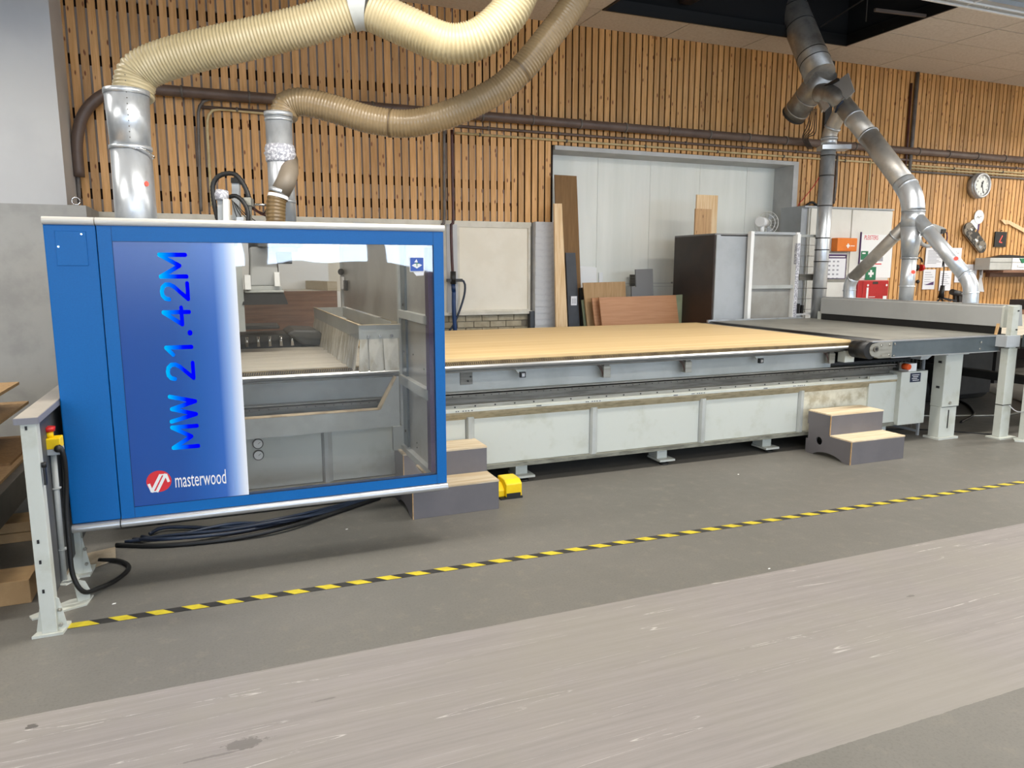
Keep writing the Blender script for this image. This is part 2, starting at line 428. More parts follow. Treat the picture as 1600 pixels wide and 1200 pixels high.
# slats
PITCH = .0872; SW = .067
full = MB().box(-SW/2, SW/2, -.022, 0, 0, 1).mesh('slat', 'slat_wood', Vector((0, 0, 0)))
smesh = {}
def slat(x, z0, z1):
    key = (z0, z1)
    if key not in smesh: smesh[key] = MB().box(-SW/2, SW/2, -.018, .0, z0, z1).mesh('slat', 'slat_wood', Vector((0, 0, 0)))
    o = bpy.data.objects.new('slat', smesh[key]); COL.objects.link(o); o.parent = wb; o.location = (x, 0, 0)
    ORG[o.name] = ORG[wb.name]
x = -1.62
while x < 13.6:
    if x < 3.86: slat(x, 2.09, CZ)
    elif x < 7.61: slat(x, 3.005, CZ)
    else: slat(x, .9, CZ)
    x += PITCH
# grey backing boards seen between the left slats, with dark slots between them
for z0, z1 in ((4.05, CZ), (3.54, 3.95), (3.05, 3.44), (2.56, 2.95), (2.31, 2.46), (2.1, 2.21)):
    P('backing_board', box(-1.62, 2.7 if z0 > 3.2 else 3.35, WY+.004, WY+.03, z0, z1), 'backing_board', wb)
# panels and brickwork below the slats
P('ledge', box(-1.6, 3.57, WY-.06, WY+.03, 1.0, 1.035), 'cream_frame', wb)
P('ledge', box(-1.6, 3.57, WY-.02, WY+.03, 2.045, 2.09), 'cream_frame', wb)
px0 = 2.66
for i in range(5):
    a, b = px0-i*1.06, px0-i*1.06+.87
    P('infill_panel', box(a, b, WY+.0, WY+.03, 1.05, 2.03), 'cream_panel', wb)
    P('panel_frame', MB().box(a-.03, a, WY-.02, WY+.03, 1.035, 2.045).box(b, b+.03, WY-.02, WY+.03, 1.035, 2.045).box(a, b, WY-.02, WY+.03, 2.02, 2.045).box(a, b, WY-.02, WY+.03, 1.035, 1.055), 'cream_frame', wb)
    P('mullion', box(a-.16, a-.03, WY-.035, WY+.03, 1.035, 2.045), 'white_panel', wb)
bme = MB().box(0, .196, -.018, 0, 0, .066).mesh('brick', 'brick_tan', Vector((0, 0, 0)))
for r in range(6):
    z = .925-r*.075; x = 3.36 - (.103 if r % 2 else 0)
    for c in range(12):
        o = bpy.data.objects.new('brick', bme); COL.objects.link(o); o.parent = wb; o.location = (x-c*.206, .03-random.random()*.003, z)
# white painted brick pier beside the opening
pier = S('pillar', (3.73, WY, 0))
P('core', box(3.59, 3.86, WY-.10, WY+.13, 0, 2.095), 'white_brick', pier)
pme = MB().box(-.139, .139, -.008, 0, 0, .068).mesh('brick', 'white_brick', Vector((0, 0, 0)))
for r in range(27):
    o = bpy.data.objects.new('brick', pme); COL.objects.link(o); o.parent = pier; o.location = (-.005+random.uniform(-.002, .002), -.10, .02+r*.076)
G('trim_1', box(3.53, 3.585, WY-.09, WY-.01, .62, 1.03), 'charcoal', kind='structure')
# large recessed cream sliding door
dr = S('door_1', (5.7, 8.6, 0))
xs = [3.87, 4.66, 5.45, 6.24, 7.03, 7.56]
for a, b in zip(xs, xs[1:]): P('door_panel', box(a+.002, b-.002, 8.6, 8.64, 0, 3.0), 'door_cream', dr)
P('track', MB().box(3.87, 7.55, 8.592, 8.6, 1.342, 1.348).box(3.87, 7.55, 8.592, 8.6, 1.30, 1.303), 'reveal_grey', dr)
for i in range(5): P('bolt', MB().cyl((4.6+i*.62, 8.6, 1.35), (4.6+i*.62, 8.588, 1.35), .012), 'rail_steel', dr)
G('trim_2', MB().box(7.515, 7.60, WY-.03, 8.66, 0, 3.0).box(3.87, 7.515, WY-.03, 8.66, 2.95, 3.0), 'reveal_grey', kind='structure')
# white clad pillar and lower grey duct casing at the left
G('wall_casing', box(-2.9, -1.17, 7.62, 8.24, 2.1, 4.38), 'white_panel', kind='structure')
gc = S('trim_3', (-1.9, 7.8, 0))
zc = at(133, 321, Y=7.42).z
P('casing', box(-3.2, -1.0, 7.42, 8.2, 0, zc), 'grey_plaster', gc)
ringpts = [Vector((-1.09, 7.55, zc+.045))+Vector((math.cos(a)*.032, 0, math.sin(a)*.032)) for a in [i*math.pi/8 for i in range(17)]]
P('lifting_ring', MB().rings(ringpts, .006, 8), 'chrome', gc)

# ceiling: tiles on a grid, with an open dark bay
ce = S('ceiling', (0, 0, CZ))
GX = [7.71+i*1.182 for i in range(-8, 7)]; GY = [8.24, 7.64]+[7.64-.585*i for i in range(1, 29)]
tiles = {}
def in_hole(x, y): return y < 7.63 and 3.9 < x < 7.70 and y > 3.0
big = MB()
for i in range(len(GX)-1):
    for j in range(len(GY)-1):
        x0, x1, y1, y0 = GX[i], GX[i+1], GY[j], GY[j+1]
        if x1 > 4.1 and x1 < 4.25: pass
        if in_hole((x0+x1)/2, (y0+y1)/2): continue
        if y0 > 4.4 and x0 > 1.5:
            key = (round(x1-x0, 3), round(y1-y0, 3))
            if key not in tiles: tiles[key] = MB().box(.006, key[0]-.006, .006, key[1]-.006, 0, .018).mesh('ceiling_tile', 'ceiling_tile', Vector((0, 0, 0)))
            o = bpy.data.objects.new('ceiling_tile', tiles[key]); COL.objects.link(o); o.parent = ce; o.location = (x0, y0, random.uniform(-.001, .001))
        else: big.box(x0+.006, x1-.006, y0+.006, y1-.006, CZ, CZ+.018)
P('far_tiles', big, 'ceiling_tile', ce, kind='stuff')
grid = MB()
for x in GX: 
    if 3.9 < x < 7.6: grid.box(x-.006, x+.006, 7.64, 8.24, CZ+.008, CZ+.03); grid.box(x-.006, x+.006, -9, 3.0, CZ+.008, CZ+.03)
    else: grid.box(x-.006, x+.006, -9, 8.24, CZ+.008, CZ+.03)
for y in GY:
    if 3.0 < y < 7.6: grid.box(-7, 4.1, y-.006, y+.006, CZ+.008, CZ+.03); grid.box(7.7, 15, y-.006, y+.006, CZ+.008, CZ+.03)
    else: grid.box(-7, 15, y-.006, y+.006, CZ+.008, CZ+.03)
P('tile_grid', grid, 'grid_dark', ce)
P('bay_rim', MB().box(4.16, 7.73, 7.62, 7.645, CZ-.012, CZ+.12).box(7.70, 7.725, 3, 7.64, CZ-.012, CZ+.12).box(4.16, 4.185, 3, 7.64, CZ-.012, CZ+.12), 'black', ce)
P('roof_deck', MB().box(-7, 15, -9, 8.4, 5.2, 5.25), 'void', ce)
P('bay_liner', MB().box(4.1, 4.15, 3, 8, CZ+.03, 5.2).box(7.74, 7.8, 3, 8, CZ+.03, 5.2).box(4.1, 7.8, 7.66, 7.7, CZ+.03, 5.2), 'void', ce)
for xa in (4.05, 5.34): P('duct_board', box(xa, xa+1.05, 4, 7.58, 4.75, 4.8), 'plenum_grey', ce)
P('joist', box(5.14, 5.29, 3, 7.6, 4.55, 4.85), 'dark_brown', ce)
P('hanger_rod', MB().cyl((7.25, 6.9, 4.4), (7.25, 6.9, 5.2), .006, seg=8).cyl((6.95, 7.3, 4.42), (7.6, 5.6, 5.1), .008, seg=8), 'dark_steel', ce)
P('broken_grid', MB().bar((7.0, 6.55, CZ+.01), (7.7, 6.48, CZ+.01), .03, .03), 'grid_dark', ce)

# ceiling lamps (out of view) carry the room's light
for n, (lo, lx, ly) in enumerate(lamp_lights):
    row = {-5.2: 'rearmost row', -1.8: 'second row from the rear', 1.1: 'row over the walkway', 3.9: 'row over the machine', 6.0: 'added rear row', 6.2: 'row nearest the slatted wall'}[ly]
    t = T('ceiling_lamp', 'long white ceiling lamp in the ' + row + ', ' + ('leftmost' if lx < -3 else 'second' if lx < 2 else 'third' if lx < 6 else 'fourth' if lx < 10 else 'added last one') + ' of it', 'lamp', (lx, ly, LAMP_Z), 'ceiling lamps')
    P('housing', MB().box(lx-1.25, lx+1.25, ly-.14, ly+.14, LAMP_Z+.01, LAMP_Z+.08).cyl((lx-1, ly, LAMP_Z+.08), (lx-1, ly, 4.37), .008, seg=6).cyl((lx+1, ly, LAMP_Z+.08), (lx+1, ly, 4.37), .008, seg=6), 'lamp_housing', t)
    lo.parent = t; lo.location = (0, 0, -.01)

# ================================================================== router bed
BF = 4.75
bed = T('router_bed', 'long pale grey machine bed on short feet with steel guide rails along its front', 'machine', (2.7, 5.8, 0))
RIBX = [-.37, .61, 1.595, 2.574, 3.56, 4.57, 5.66]
P('base', MB().box(-.7, 5.66, BF+.035, 6.95, .16, .55), 'machine_white', bed)
xs = [-.7] + RIBX
for a, b in zip(xs, xs[1:]):
    P('side_panel', box(a+.04, b-.028, BF+.012, BF+.036, .165, .503), 'machine_dirty' if 4.5 < a < 5 else 'machine_white', bed, 'stained dusty panel beside the step' if 4.5 < a < 5 else None, .002)
for x in RIBX[:-1]:
    P('rib', MB().prism([(x-.028, BF+.03, .16), (x+.040, BF+.012, .16), (x+.012, BF-.012, .16), (x-.012, BF-.012, .16)], (0, 0, .36)), 'machine_grey', bed)
P('dust_ledge', MB().prism([(-.7, BF-.008, .545), (-.7, BF+.014, .503), (-.7, BF+.04, .503), (-.7, BF+.04, .56), (-.7, BF-.008, .56)], (6.36, 0, 0)), 'bevel_dust', bed)
P('bottom_rim', box(-.7, 5.66, BF-.012, 6.95, .132, .163), 'rim_dark', bed)
P('shelf', box(-.7, 5.98, BF-.012, 4.95, .56, .578), 'machine_white', bed)
P('end_box', box(5.66, 5.99, 4.70, 6.9, .14, .628), 'machine_white', bed, None, .004)
P('end_seam', box(5.33, 5.66, BF-.004, BF+.02, .165, .6), 'machine_white', bed, 'smooth white cover plate')
P('lower_rail', box(-.7, 5.66, 4.785, 4.83, .578, .604), 'rail_steel', bed)
P('rack', box(-.7, 5.70, 4.83, 4.86, .604, .655), 'rail_dark', bed)
P('upper_rail', box(-.7, 5.70, 4.80, 4.86, .655, .672), 'rail_dark', bed)
P('rail_edge', box(-.7, 5.70, 4.79, 4.86, .684, .690), 'rail_steel', bed)
bl = MB()
for i in range(108): bl.cyl((-.6+i*.058, 4.801, .663), (-.6+i*.058, 4.797, .663), .004, seg=6)
for i in range(42): bl.cyl((-.6+i*.15, 4.786, .591), (-.6+i*.15, 4.782, .591), .006, seg=6)
P('rail_bolts', bl, 'black', bed, kind='stuff')
mk = MB()
for cx in (1.55, 2.56, 3.5, 4.52):
    for d in (-.06, -.045, -.01, .01, .03, .055): mk.box(cx+d, cx+d+.01, BF-.013, BF-.011, .566, .572)
for cx in (2.1, 3.27, 4.15): mk.box(cx, cx+.04, BF-.013, BF-.011, .565, .571)
P('stamped_marks', mk, 'ink', bed, kind='stuff')
P('upper_beam', box(-.7, 4.98, 4.86, 6.85, .69, .87), 'machine_grey', bed)
P('under_tray', box(4.98, 5.95, 4.86, 6.8, .70, .725), 'dark_steel', bed)
P('edge_profile', MB().prism([(-.7, 4.70, .868), (-.7, 4.695, .880), (-.7, 4.705, .891), (-.7, 4.76, .892), (-.7, 5.0, .892), (-.7, 5.0, .845), (-.7, 4.76, .845), (-.7, 4.745, .857)], (5.86, 0, 0)), 'alu', bed)
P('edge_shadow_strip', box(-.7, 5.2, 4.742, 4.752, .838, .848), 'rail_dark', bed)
P('suction_grid', box(-.7, 5.16, 4.716, 6.93, .892, .919), 'grating', bed)
th = MB()
for i in range(430): 
    x = -.68+i*.0136; th.prism([(x, 4.7155, .895), (x+.0055, 4.7155, .895), (x+.011, 4.7155, .914), (x+.0055, 4.7155, .914)], (0, -.001, 0))
P('grid_teeth', th, 'dark_brown', bed, kind='stuff')
for i in range(6):
    a = 4.73+i*.367; P('bed_board', box(-.68, 1.03, a, a+.363, .919, .924), 'bed_grey', bed)
P('rear_cap', box(5.06, 5.2, 4.735, 6.95, .919, .926), 'rail_dark', bed)
for i, (a, b) in enumerate(((1.565, .04), (2.0, 0), (2.66, 1), (3.39, 1), (4.13, 0), (4.87, 1))):
    if i == 0:
        q = P('bracket', box(1.565, 1.655, 4.852, 4.862, .735, .842), 'rail_dark', bed, 'bare steel mounting plate')
        P('bolt', MB().cyl((1.62, 4.852, .83), (1.62, 4.846, .83), .007, seg=8).cyl((1.64, 4.852, .79), (1.64, 4.846, .79), .007, seg=8).cyl((1.62, 4.852, .76), (1.62, 4.846, .76), .007, seg=8), 'black', q)
    elif b == 0:
        q = P('limit_switch', MB().prism([(a-.05, 4.79, .842), (a+.05, 4.79, .842), (a+.03, 4.79, .805), (a-.02, 4.79, .805)], (0, .02, 0)), 'machine_white', bed, 'white bracket with black switch')
        P('switch', MB().box(a-.012, a+.028, 4.765, 4.79, .775, .815), 'black', q); P('plate', box(a-.004, a+.018, 4.76, 4.765, .782, .806), 'chrome', q)
    else:
        q = P('stop_cylinder', box(a+.005, a+.065, 4.77, 4.82, .735, .822), 'rail_steel', bed, 'steel stop block with red wires', .003)
        P('cap', box(a+.01, a+.055, 4.775, 4.82, .822, .848), 'rail_dark', q)
        wv = MB()
        for k in range(3): wv.rings(spline([(a-.04, 4.84, .845), (a-.02+k*.01, 4.80, .815), (a-.005+k*.004, 4.785, .78-k*.01), (a+.004, 4.785, .745)], .01), .0018, 6)
        P('wire', wv, 'copper_dark', q)
for i, x in enumerate((-.4, .8, 2.02, 3.24, 4.29, 5.62)):
    f = P('foot', MB().box(x-.045, x+.048, 4.825, 4.95, .045, .135), 'machine_white', bed, None, .002)
    P('base_plate', box(x-.055, x+.085, 4.765, 4.95, .030, .046), 'machine_white', f)
    P('levelling_pad', MB().cyl((x+.01, 4.81, 0), (x+.01, 4.81, .012), .038).cyl((x+.01, 4.81, .012), (x+.01, 4.81, .032), .012), 'dark_steel', f)
for x in (.3, 2.9, 5.3): P('foot', MB().box(x-.06, x+.06, 6.6, 6.72, 0, .14), 'machine_white', bed)
P('under_bed_shade', box(-.6, 5.6, 5.5, 5.52, 0, .134), 'black', bed)  # black sheet added to deepen the shade under the bed
P('cable_bracket', MB().prism([(3.55, 4.95, .13), (3.68, 4.95, .13), (3.72, 4.95, .10), (3.70, 4.95, .07), (3.60, 4.95, .115)], (0, .03, 0)), 'machine_grey', bed)
for z in (.458, .384):
    q = P('pressure_gauge', MB().cyl((.192, BF+.02, z), (.192, BF-.005, z), .033, seg=24), 'dark_steel', bed)
    P('dial', MB().cyl((.192, BF-.005, z), (.192, BF-.008, z), .027, seg=24), 'white', q); P('needle', MB().bar((.192, BF-.0095, z), (.207, BF-.0095, z+.012), .003, .002), 'black', q)
q = P('label_plate', box(5.768, 5.895, 4.695, 4.70, .530, .612), 'navy_label', bed, 'dark blue maker plate with small white text lines')
for k in range(4): P('text_line', box(5.785+.01*(k % 2), 5.875-.012*(k % 3), 4.6935, 4.695, .592-k*.016, .597-k*.016), 'white', q)
q = P('beacon', MB().cyl((5.735, 4.75, .672), (5.735, 4.69, .672), .03, .026), 'orange_lamp', bed, 'orange signal lamp')
P('lamp_housing', box(5.74, 5.84, 4.70, 4.80, .63, .70), 'white', q)

G('mdf_sheet', box(1.035, 5.05, 4.722, 6.92, .9195, .938), 'mdf_yellow', 'large pale yellow board covering the machine bed up to the grey conveyor', 'board')

# ================================================================== gantry cabin with the blue door
gc = T('gantry_cabin', 'blue and silver machine hood with clear window and printed door', 'machine', (.23, 5.0, .3))
DY = 3.88
P('corner_post', box(-.70, -.493, DY, 4.30, .34, 1.745), 'blue_paint', gc, 'plain blue side column', .006)
q = P('hatch', box(-.656, -.532, DY-.006, DY+.002, 1.560, 1.715), 'blue_paint', gc, None, .002)
P('screw', MB().cyl((-.645, DY-.006, 1.645), (-.645, DY-.009, 1.645), .004, seg=8).cyl((-.55, DY-.006, 1.702), (-.55, DY-.009, 1.702), .004, seg=8), 'chrome', q)
dor = P('door', MB().box(-.489, -.430, DY, DY+.05, .34, 1.745).box(1.106, 1.163, DY, DY+.05, .34, 1.745).box(-.430, 1.106, DY, DY+.05, 1.672, 1.745).box(-.430, 1.106, DY, DY+.05, .34, .393), 'blue_paint', gc)
P('frame_seam', MB().box(-.4305, -.4290, DY-.0008, DY+.01, .34, 1.745).box(1.1055, 1.107, DY-.0008, DY+.01, .34, 1.745).box(-.43, 1.106, DY-.0008, DY+.01, 1.671, 1.6725).box(-.43, 1.106, DY-.0008, DY+.01, .392, .3935), 'seam', dor)
P('printed_panel', box(-.430, .1, DY+.004, DY+.02, .393, 1.672), 'print_blue', dor, 'blue print fading to white at its right edge')
P('window', box(.1, 1.106, DY+.008, DY+.0085, .393, 1.672), 'acrylic', dor, 'clear acrylic window with wavy reflections')
P('edge_reflection', box(1.082, 1.106, DY+.03, DY+.10, .40, 1.66), 'purple', dor)  # purple reflection along the door edge, coloured in as a strip
def half_strip(x0, x1, z0, z1):
    c = (z0+z1)/2; r = (z1-z0)/2; pts = [(x0, DY+.05, z0)]
    for i in range(9):
        a = -math.pi/2+math.pi*i/8; pts.append((x0, DY-.004-math.cos(a)*.018, c+math.sin(a)*r))
    pts.append((x0, DY+.05, z1)); return MB().prism(pts, (x1-x0, 0, 0))
for a, b in ((-.70, -.496), (-.491, 1.166)):
    P('top_strip', half_strip(a, b, 1.742, 1.778), 'alu_strip', gc, 'rounded silver profile along the top')
    P('bottom_strip', half_strip(a, b, .299, .338), 'alu', gc, 'rounded silver profile along the bottom')
# lettering drawn with round strokes, reading upwards
def capsule(mb, a, b, r, y, fn):
    ax, az = a; bx, bz = b; d = math.hypot(bx-ax, bz-az) or 1e-6; ang = math.atan2(bz-az, bx-ax); pts = []
    for i in range(9):
        t = ang+math.pi/2+math.pi*i/8; pts.append((ax+math.cos(t)*r, az+math.sin(t)*r))
    for i in range(9):
        t = ang-math.pi/2+math.pi*i/8; pts.append((bx+math.cos(t)*r, bz+math.sin(t)*r))
    mb.prism([fn(u, v, y) for u, v in pts], (0, -.0009, 0))
GL = {'M': [[(0, 0), (0, 1), (.38, .25), (.76, 1), (.76, 0)]], 'W': [[(0, 1), (.22, 0), (.46, .95), (.70, 0), (.92, 1)]],
      '2': [[(.02, .74), (.05, .88), (.16, .98), (.3, 1), (.44, .96), (.54, .84), (.54, .68), (.46, .52), (.02, 0), (.58, 0)]],
      '1': [[(.0, .74), (.26, 1), (.26, 0)]], '4': [[(.44, 0), (.44, 1), (0, .3), (.6, .3)]], '.': [[(0, .02), (.001, .02)]]}
pos = [('M', 0), ('W', .98), ('2', 2.52), ('1', 3.42), ('.', 4.19), ('4', 4.50), ('2', 5.38), ('M', 6.20)]
XB, CH, ZB = -.124, .113, .672
ZS = (1.612-.672)/(6.96*CH)
k = 0
for ch, o_ in pos:
    mb = MB()
    def fn(u, v, y): return (XB-v*CH, y, ZB+(u)*CH*ZS)
    for st in GL[ch]:
        for a, b in zip(st, st[1:]):
            A = (o_+a[0], a[1]); B = (o_+b[0], b[1])
            capsule(mb, A, B, .076 if ch != '.' else .10, DY+.0038-.00012*(k % 5), fn); k += 1
    P('letter', mb, 'letter_blue', dor)
em = P('emblem', MB().prism([(-.313+.056*math.cos(i*math.pi/20), DY+.0036, .510+.054*math.sin(i*math.pi/20)) for i in range(40)], (0, -.0008, 0)), 'logo_red', dor, 'red round emblem with white zigzag monogram')
def stroke(a, b, t_, y): 
    A_ = at(*a, Y=DY); B_ = at(*b, Y=DY); return MB().bar((A_.x, y, A_.z), (B_.x, y, B_.z), t_, .0006, up=(0, 1, 0))
for k, (a, b, t_) in enumerate((((232.3, 756.5), (237.5, 768.5), .012), ((237, 769.5), (251, 741.5), .0135), ((245, 769), (259, 740.5), .0135), ((259, 741), (263.8, 753), .012), ((236, 768.6), (246, 768), .006), ((250, 742), (260, 741.3), .006))):
    P('monogram', stroke(a, b, t_, DY+.0022-.0002*k), 'white', dor)
text('lettering', 'masterwood', .108, 'white', (-.123, DY+.003, .500), (1, 0, -.02), (0.0, 0, 1), dor, sx=.435)
q = P('sticker', box(.975, 1.053, DY+.004, DY+.007, 1.530, 1.607), 'white', dor, 'blue square sticker with white table symbol')
P('sticker_print', box(.978, 1.050, DY+.0032, DY+.004, 1.533, 1.604), 'sticker_blue', dor)
P('symbol', MB().prism([(.985, DY+.003, 1.563), (1.013, DY+.003, 1.579), (1.043, DY+.003, 1.565), (1.014, DY+.003, 1.547)], (0, -.0006, 0)).prism([(1.0, DY+.003, 1.58), (1.02, DY+.003, 1.58), (1.012, DY+.003, 1.597)], (0, -.0006, 0)), 'white', dor)
P('symbol_mark', MB().box(1.002, 1.028, DY+.0022, DY+.0028, 1.572, 1.576).box(1.012, 1.016, DY+.002, DY+.0026, 1.558, 1.578), 'sign_green', dor)
P('torn_sticker', MB().prism([(.994, DY+.004, 1.528), (1.053, DY+.004, 1.528), (1.05, DY+.004, 1.510), (1.01, DY+.004, 1.508)], (0, .002, 0)), 'paper', dor)
# side frame between door and beam
FX = 1.085
P('side_post', box(FX, FX+.04, 4.64, 4.68, .36, 1.72), 'frame_grey', gc)
P('side_post', box(FX, FX+.04, 3.93, 3.96, .38, 1.72), 'frame_grey', gc)
P('side_sheet', box(FX+.03, FX+.04, 3.96, 4.64, .36, 1.72), 'sheet_grey', gc)
P('channel', box(FX+.015, FX+.03, 4.53, 4.64, .40, 1.72), 'steel_panel', gc)
for z0, z1 in ((1.235, 1.285), (.805, .865), (.36, .40)): P('crossbar', box(FX-.005, FX+.03, 3.96, 4.64, z0, z1), 'frame_grey', gc, None, .002)
sc_ = MB()
for z in (1.32, 1.02, .5): sc_.cyl((FX+.015, 4.58, z), (FX+.01, 4.58, z), .009, seg=10)
for yy, z in ((4.15, .96), (4.4, 1.02), (4.35, .47), (4.35, .44)): sc_.cyl((FX+.03, yy, z), (FX+.027, yy, z), .005, seg=8)
P('screw', sc_, 'dark_steel', gc)
P('base_gusset', box(FX-.02, FX+.04, 3.95, 4.2, .36, .372), 'dust_tan', gc)
# horizontal carriage bar with sloped gusset
P('carriage_bar', MB().prism([(-.45, 4.66, .505), (1.08, 4.66, .520), (1.08, 4.66, .845), (1.065, 4.66, .845), (.955, 4.66, .636), (-.45, 4.66, .634)], (0, .02, 0)), 'frame_grey', gc)
P('carriage_top', MB().box(-.45, .95, 4.66, 4.735, .634, .638).prism([(.955, 4.66, .636), (1.068, 4.66, .845), (1.062, 4.66, .85), (.948, 4.66, .64)], (0, .075, 0)), 'dust_tan', gc)
P('lower_strut', box(1.03, 1.085, 4.64, 4.68, .36, .52), 'frame_grey', gc)
# gantry beam (behind the printed panel) and rear wall sheet
P('beam', MB().box(-.47, .02, 4.35, 7.2, 1.08, 1.70).box(-.47, -.02, 4.45, 4.68, .64, 1.08), 'machine_grey', gc)
P('rear_sheet', MB().box(1.10, 1.115, 4.70, 6.92, 1.20, 1.76), 'sheet_grey', gc)
P('rear_post', box(1.08, 1.12, 6.90, 6.94, .94, 1.76), 'frame_grey', gc)
P('top_frame', MB().box(-.70, 1.15, 3.93, 3.99, 1.70, 1.755).box(-.70, -.64, 3.93, 7.2, 1.70, 1.755).box(1.09, 1.13, 3.93, 6.94, 1.73, 1.765), 'frame_grey', gc)
P('roof_plate', MB().box(-.47, .10, 4.3, 5.2, 1.75, 1.80), 'white', gc, 'white cover plate on top')
q = P('latch', box(1.075, 1.095, 6.80, 6.88, 1.36, 1.47), 'white', gc, 'white latch with black knob')
P('knob', MB().sphere((1.075, 6.84, 1.515), .03), 'black', q); P('block', box(1.07, 1.095, 6.62, 6.70, 1.35, 1.44), 'black', q)
# curtain box
P('curtain_frame', MB().box(.79, 1.03, 4.40, 4.406, 1.125, 1.210).box(.784, .790, 4.40, 6.55, 1.125, 1.210).box(1.03, 1.036, 4.66, 6.55, 1.125, 1.210).box(.79, 1.03, 6.545, 6.55, 1.125, 1.210), 'frame_grey', gc)
P('frame_lip', MB().box(.780, .795, 4.396, 6.55, 1.209, 1.214).box(.79, 1.035, 4.394, 4.41, 1.209, 1.213), 'dust_tan', gc)
for x in (.84, .91, .98): 
    P('bolt', MB().cyl((x, 4.40, 1.143), (x, 4.39, 1.143), .010, seg=10), 'chrome', gc)
for a, b, fl_ in ((.79, .835, -.018), (.84, .925, 0), (.928, 1.02, .005)):
    P('curtain_strip', MB().prism([(a, 4.40, 1.125), (b, 4.40, 1.125), (b+fl_*.2, 4.385, .93), (a+fl_, 4.375, .93)], (0, .004, 0)), 'curtain', gc)
P('curtain_backing', MB().prism([(.79, 4.41, 1.13), (1.02, 4.41, 1.13), (1.02, 4.395, .94), (.775, 4.39, .94)], (0, .002, 0)), 'curtain', gc)
# wavy curtain along the long side
cv = MB(); n = 120; vs = []; fs = []
for i in range(n+1):
    y = 4.40+2.14*i/n; wv_ = .010*math.sin(i*1.25)+.007*math.sin(i*.53+1)+.004*math.sin(i*2.9)
    for k, zz in enumerate((1.125, 1.06, .99, .932)): vs.append((.786-wv_*(k/3)-.028*(k/3)**.8, y, zz))
for i in range(n):
    for k in range(3): a = i*4+k; fs.append((a, a+4, a+5, a+1))
cv.add(vs, fs, True); P('curtain_side', cv, 'curtain', gc, 'creased dusty strip curtain')
# spindle hood
def frust(cx, cy, z0, z1, w0, d0, w1, d1, x_off=0):
    return MB().add([(cx-w0/2, cy-d0/2, z0), (cx+w0/2, cy-d0/2, z0), (cx+w0/2, cy+d0/2, z0), (cx-w0/2, cy+d0/2, z0), (cx-w1/2+x_off, cy-d1/2, z1), (cx+w1/2+x_off, cy-d1/2, z1), (cx+w1/2+x_off, cy+d1/2, z1), (cx-w1/2+x_off, cy+d1/2, z1)],
                    [(3, 2, 1, 0), (4, 5, 6, 7), (0, 1, 5, 4), (1, 2, 6, 5), (2, 3, 7, 6), (3, 0, 4, 7)])
sh = P('spindle_hood', frust(.335, 5.72, 1.42, 1.70, .205, .22, .17, .2), 'hood_grey', gc, None, .012)
P('hood_flange', MB().box(.195, .462, 5.56, 5.86, 1.375, 1.392).box(.21, .45, 5.58, 5.84, 1.392, 1.42), 'frame_grey', sh, None, .004)
P('brush', frust(.328, 5.72, 1.29, 1.375, .315, .36, .262, .29), 'brush_bristle', sh)
P('guide_block', MB().box(.195, .235, 5.5, 5.6, 1.40, 1.50).box(.40, .435, 5.55, 5.65, 1.42, 1.52), 'white', sh)
P('column', MB().box(.105, .185, 5.55, 5.7, 1.1, 1.70), 'machine_grey', gc)
for x in (.155, .30, .43): P('guide_rod', MB().cyl((x, 5.7, 1.5), (x, 5.7, 1.74), .012, seg=10), 'dark_steel', gc)
P('actuator_block', MB().box(.25, .33, 5.8, 5.95, 1.62, 1.75).box(.43, .55, 5.8, 5.9, 1.58, 1.74), 'dark_steel', gc)
# parts standing above the hood
def upbar(pts, wdt, m, label=None, name='mount_post'):
    return P(name, MB().bar(pts[0], pts[1], wdt, wdt), m, gc, label)
q = upbar((at(347, 345, w=5.0), at(346, 306, w=5.0)), .045, 'locker_grey'); P('cloth_wrap', MB().rings([at(346, 313, w=4.98), at(346.5, 305, w=4.98), at(347, 298, w=4.98)], [.040, .047, .042], 10), 'wrap', q, 'rag tied over the post end')
upbar((at(354.5, 348, w=4.95), at(354, 312, w=4.95)), .036, 'locker_white')
upbar((at(370, 345, w=5.25), at(369, 286, w=5.25)), .05, 'locker_grey')
P('post_cap', MB().bar(at(369, 287, w=5.24), at(369, 279, w=5.24), .056, .056), 'black', gc)
upbar((at(388, 322, w=5.1), at(388, 310, w=5.1)), .055, 'rail_steel', name='sensor_block')
upbar((at(390, 345, w=5.1), at(390, 322, w=5.1)), .025, 'rail_steel')
P('cross_rod', MB().cyl(at(392, 319, w=5.15), at(420, 320.5, w=5.15), .009, seg=8), 'chrome', gc)
P('cable_loop', MB().rings(spline([at(*p, w=5.1) for p in ((341, 345), (336, 325), (333, 305), (333, 288), (341, 276), (355, 271), (368, 273), (378, 284), (385, 297), (389, 309))], .012), lambda i: .0155 if i % 2 else .0175, 10), 'black', gc, 'thick black cable chain arching over the hood')
P('cable_loop', MB().rings(spline([at(*p, w=5.05) for p in ((358, 308), (367, 306), (376, 311), (384, 322), (388, 335), (387, 348))], .012), lambda i: .014 if i % 2 else .0158, 10), 'black', gc)
wv = MB()
for k in range(4): wv.rings(spline([at(362+k*2, 312+k*2, w=5.2), at(367+k*5, 330+k, w=5.2), at(372+k*9, 345, w=5.2)], .02), .003, 6)
for k in range(4): wv.rings(spline([at(394, 322+k, w=5.3), at(404+k*2, 330+k*2, w=5.3), at(416, 338-k*4, w=5.3)], .02), .0035, 6)
P('wiring', wv, 'black', gc)
wv = MB()
for k in range(3): wv.rings(spline([at(394, 325+k, w=5.28), at(402+k*3, 329+k*3, w=5.28), at(415, 334+k*2, w=5.28)], .02), .003, 6)
P('wiring', wv, 'copper_dark', gc)
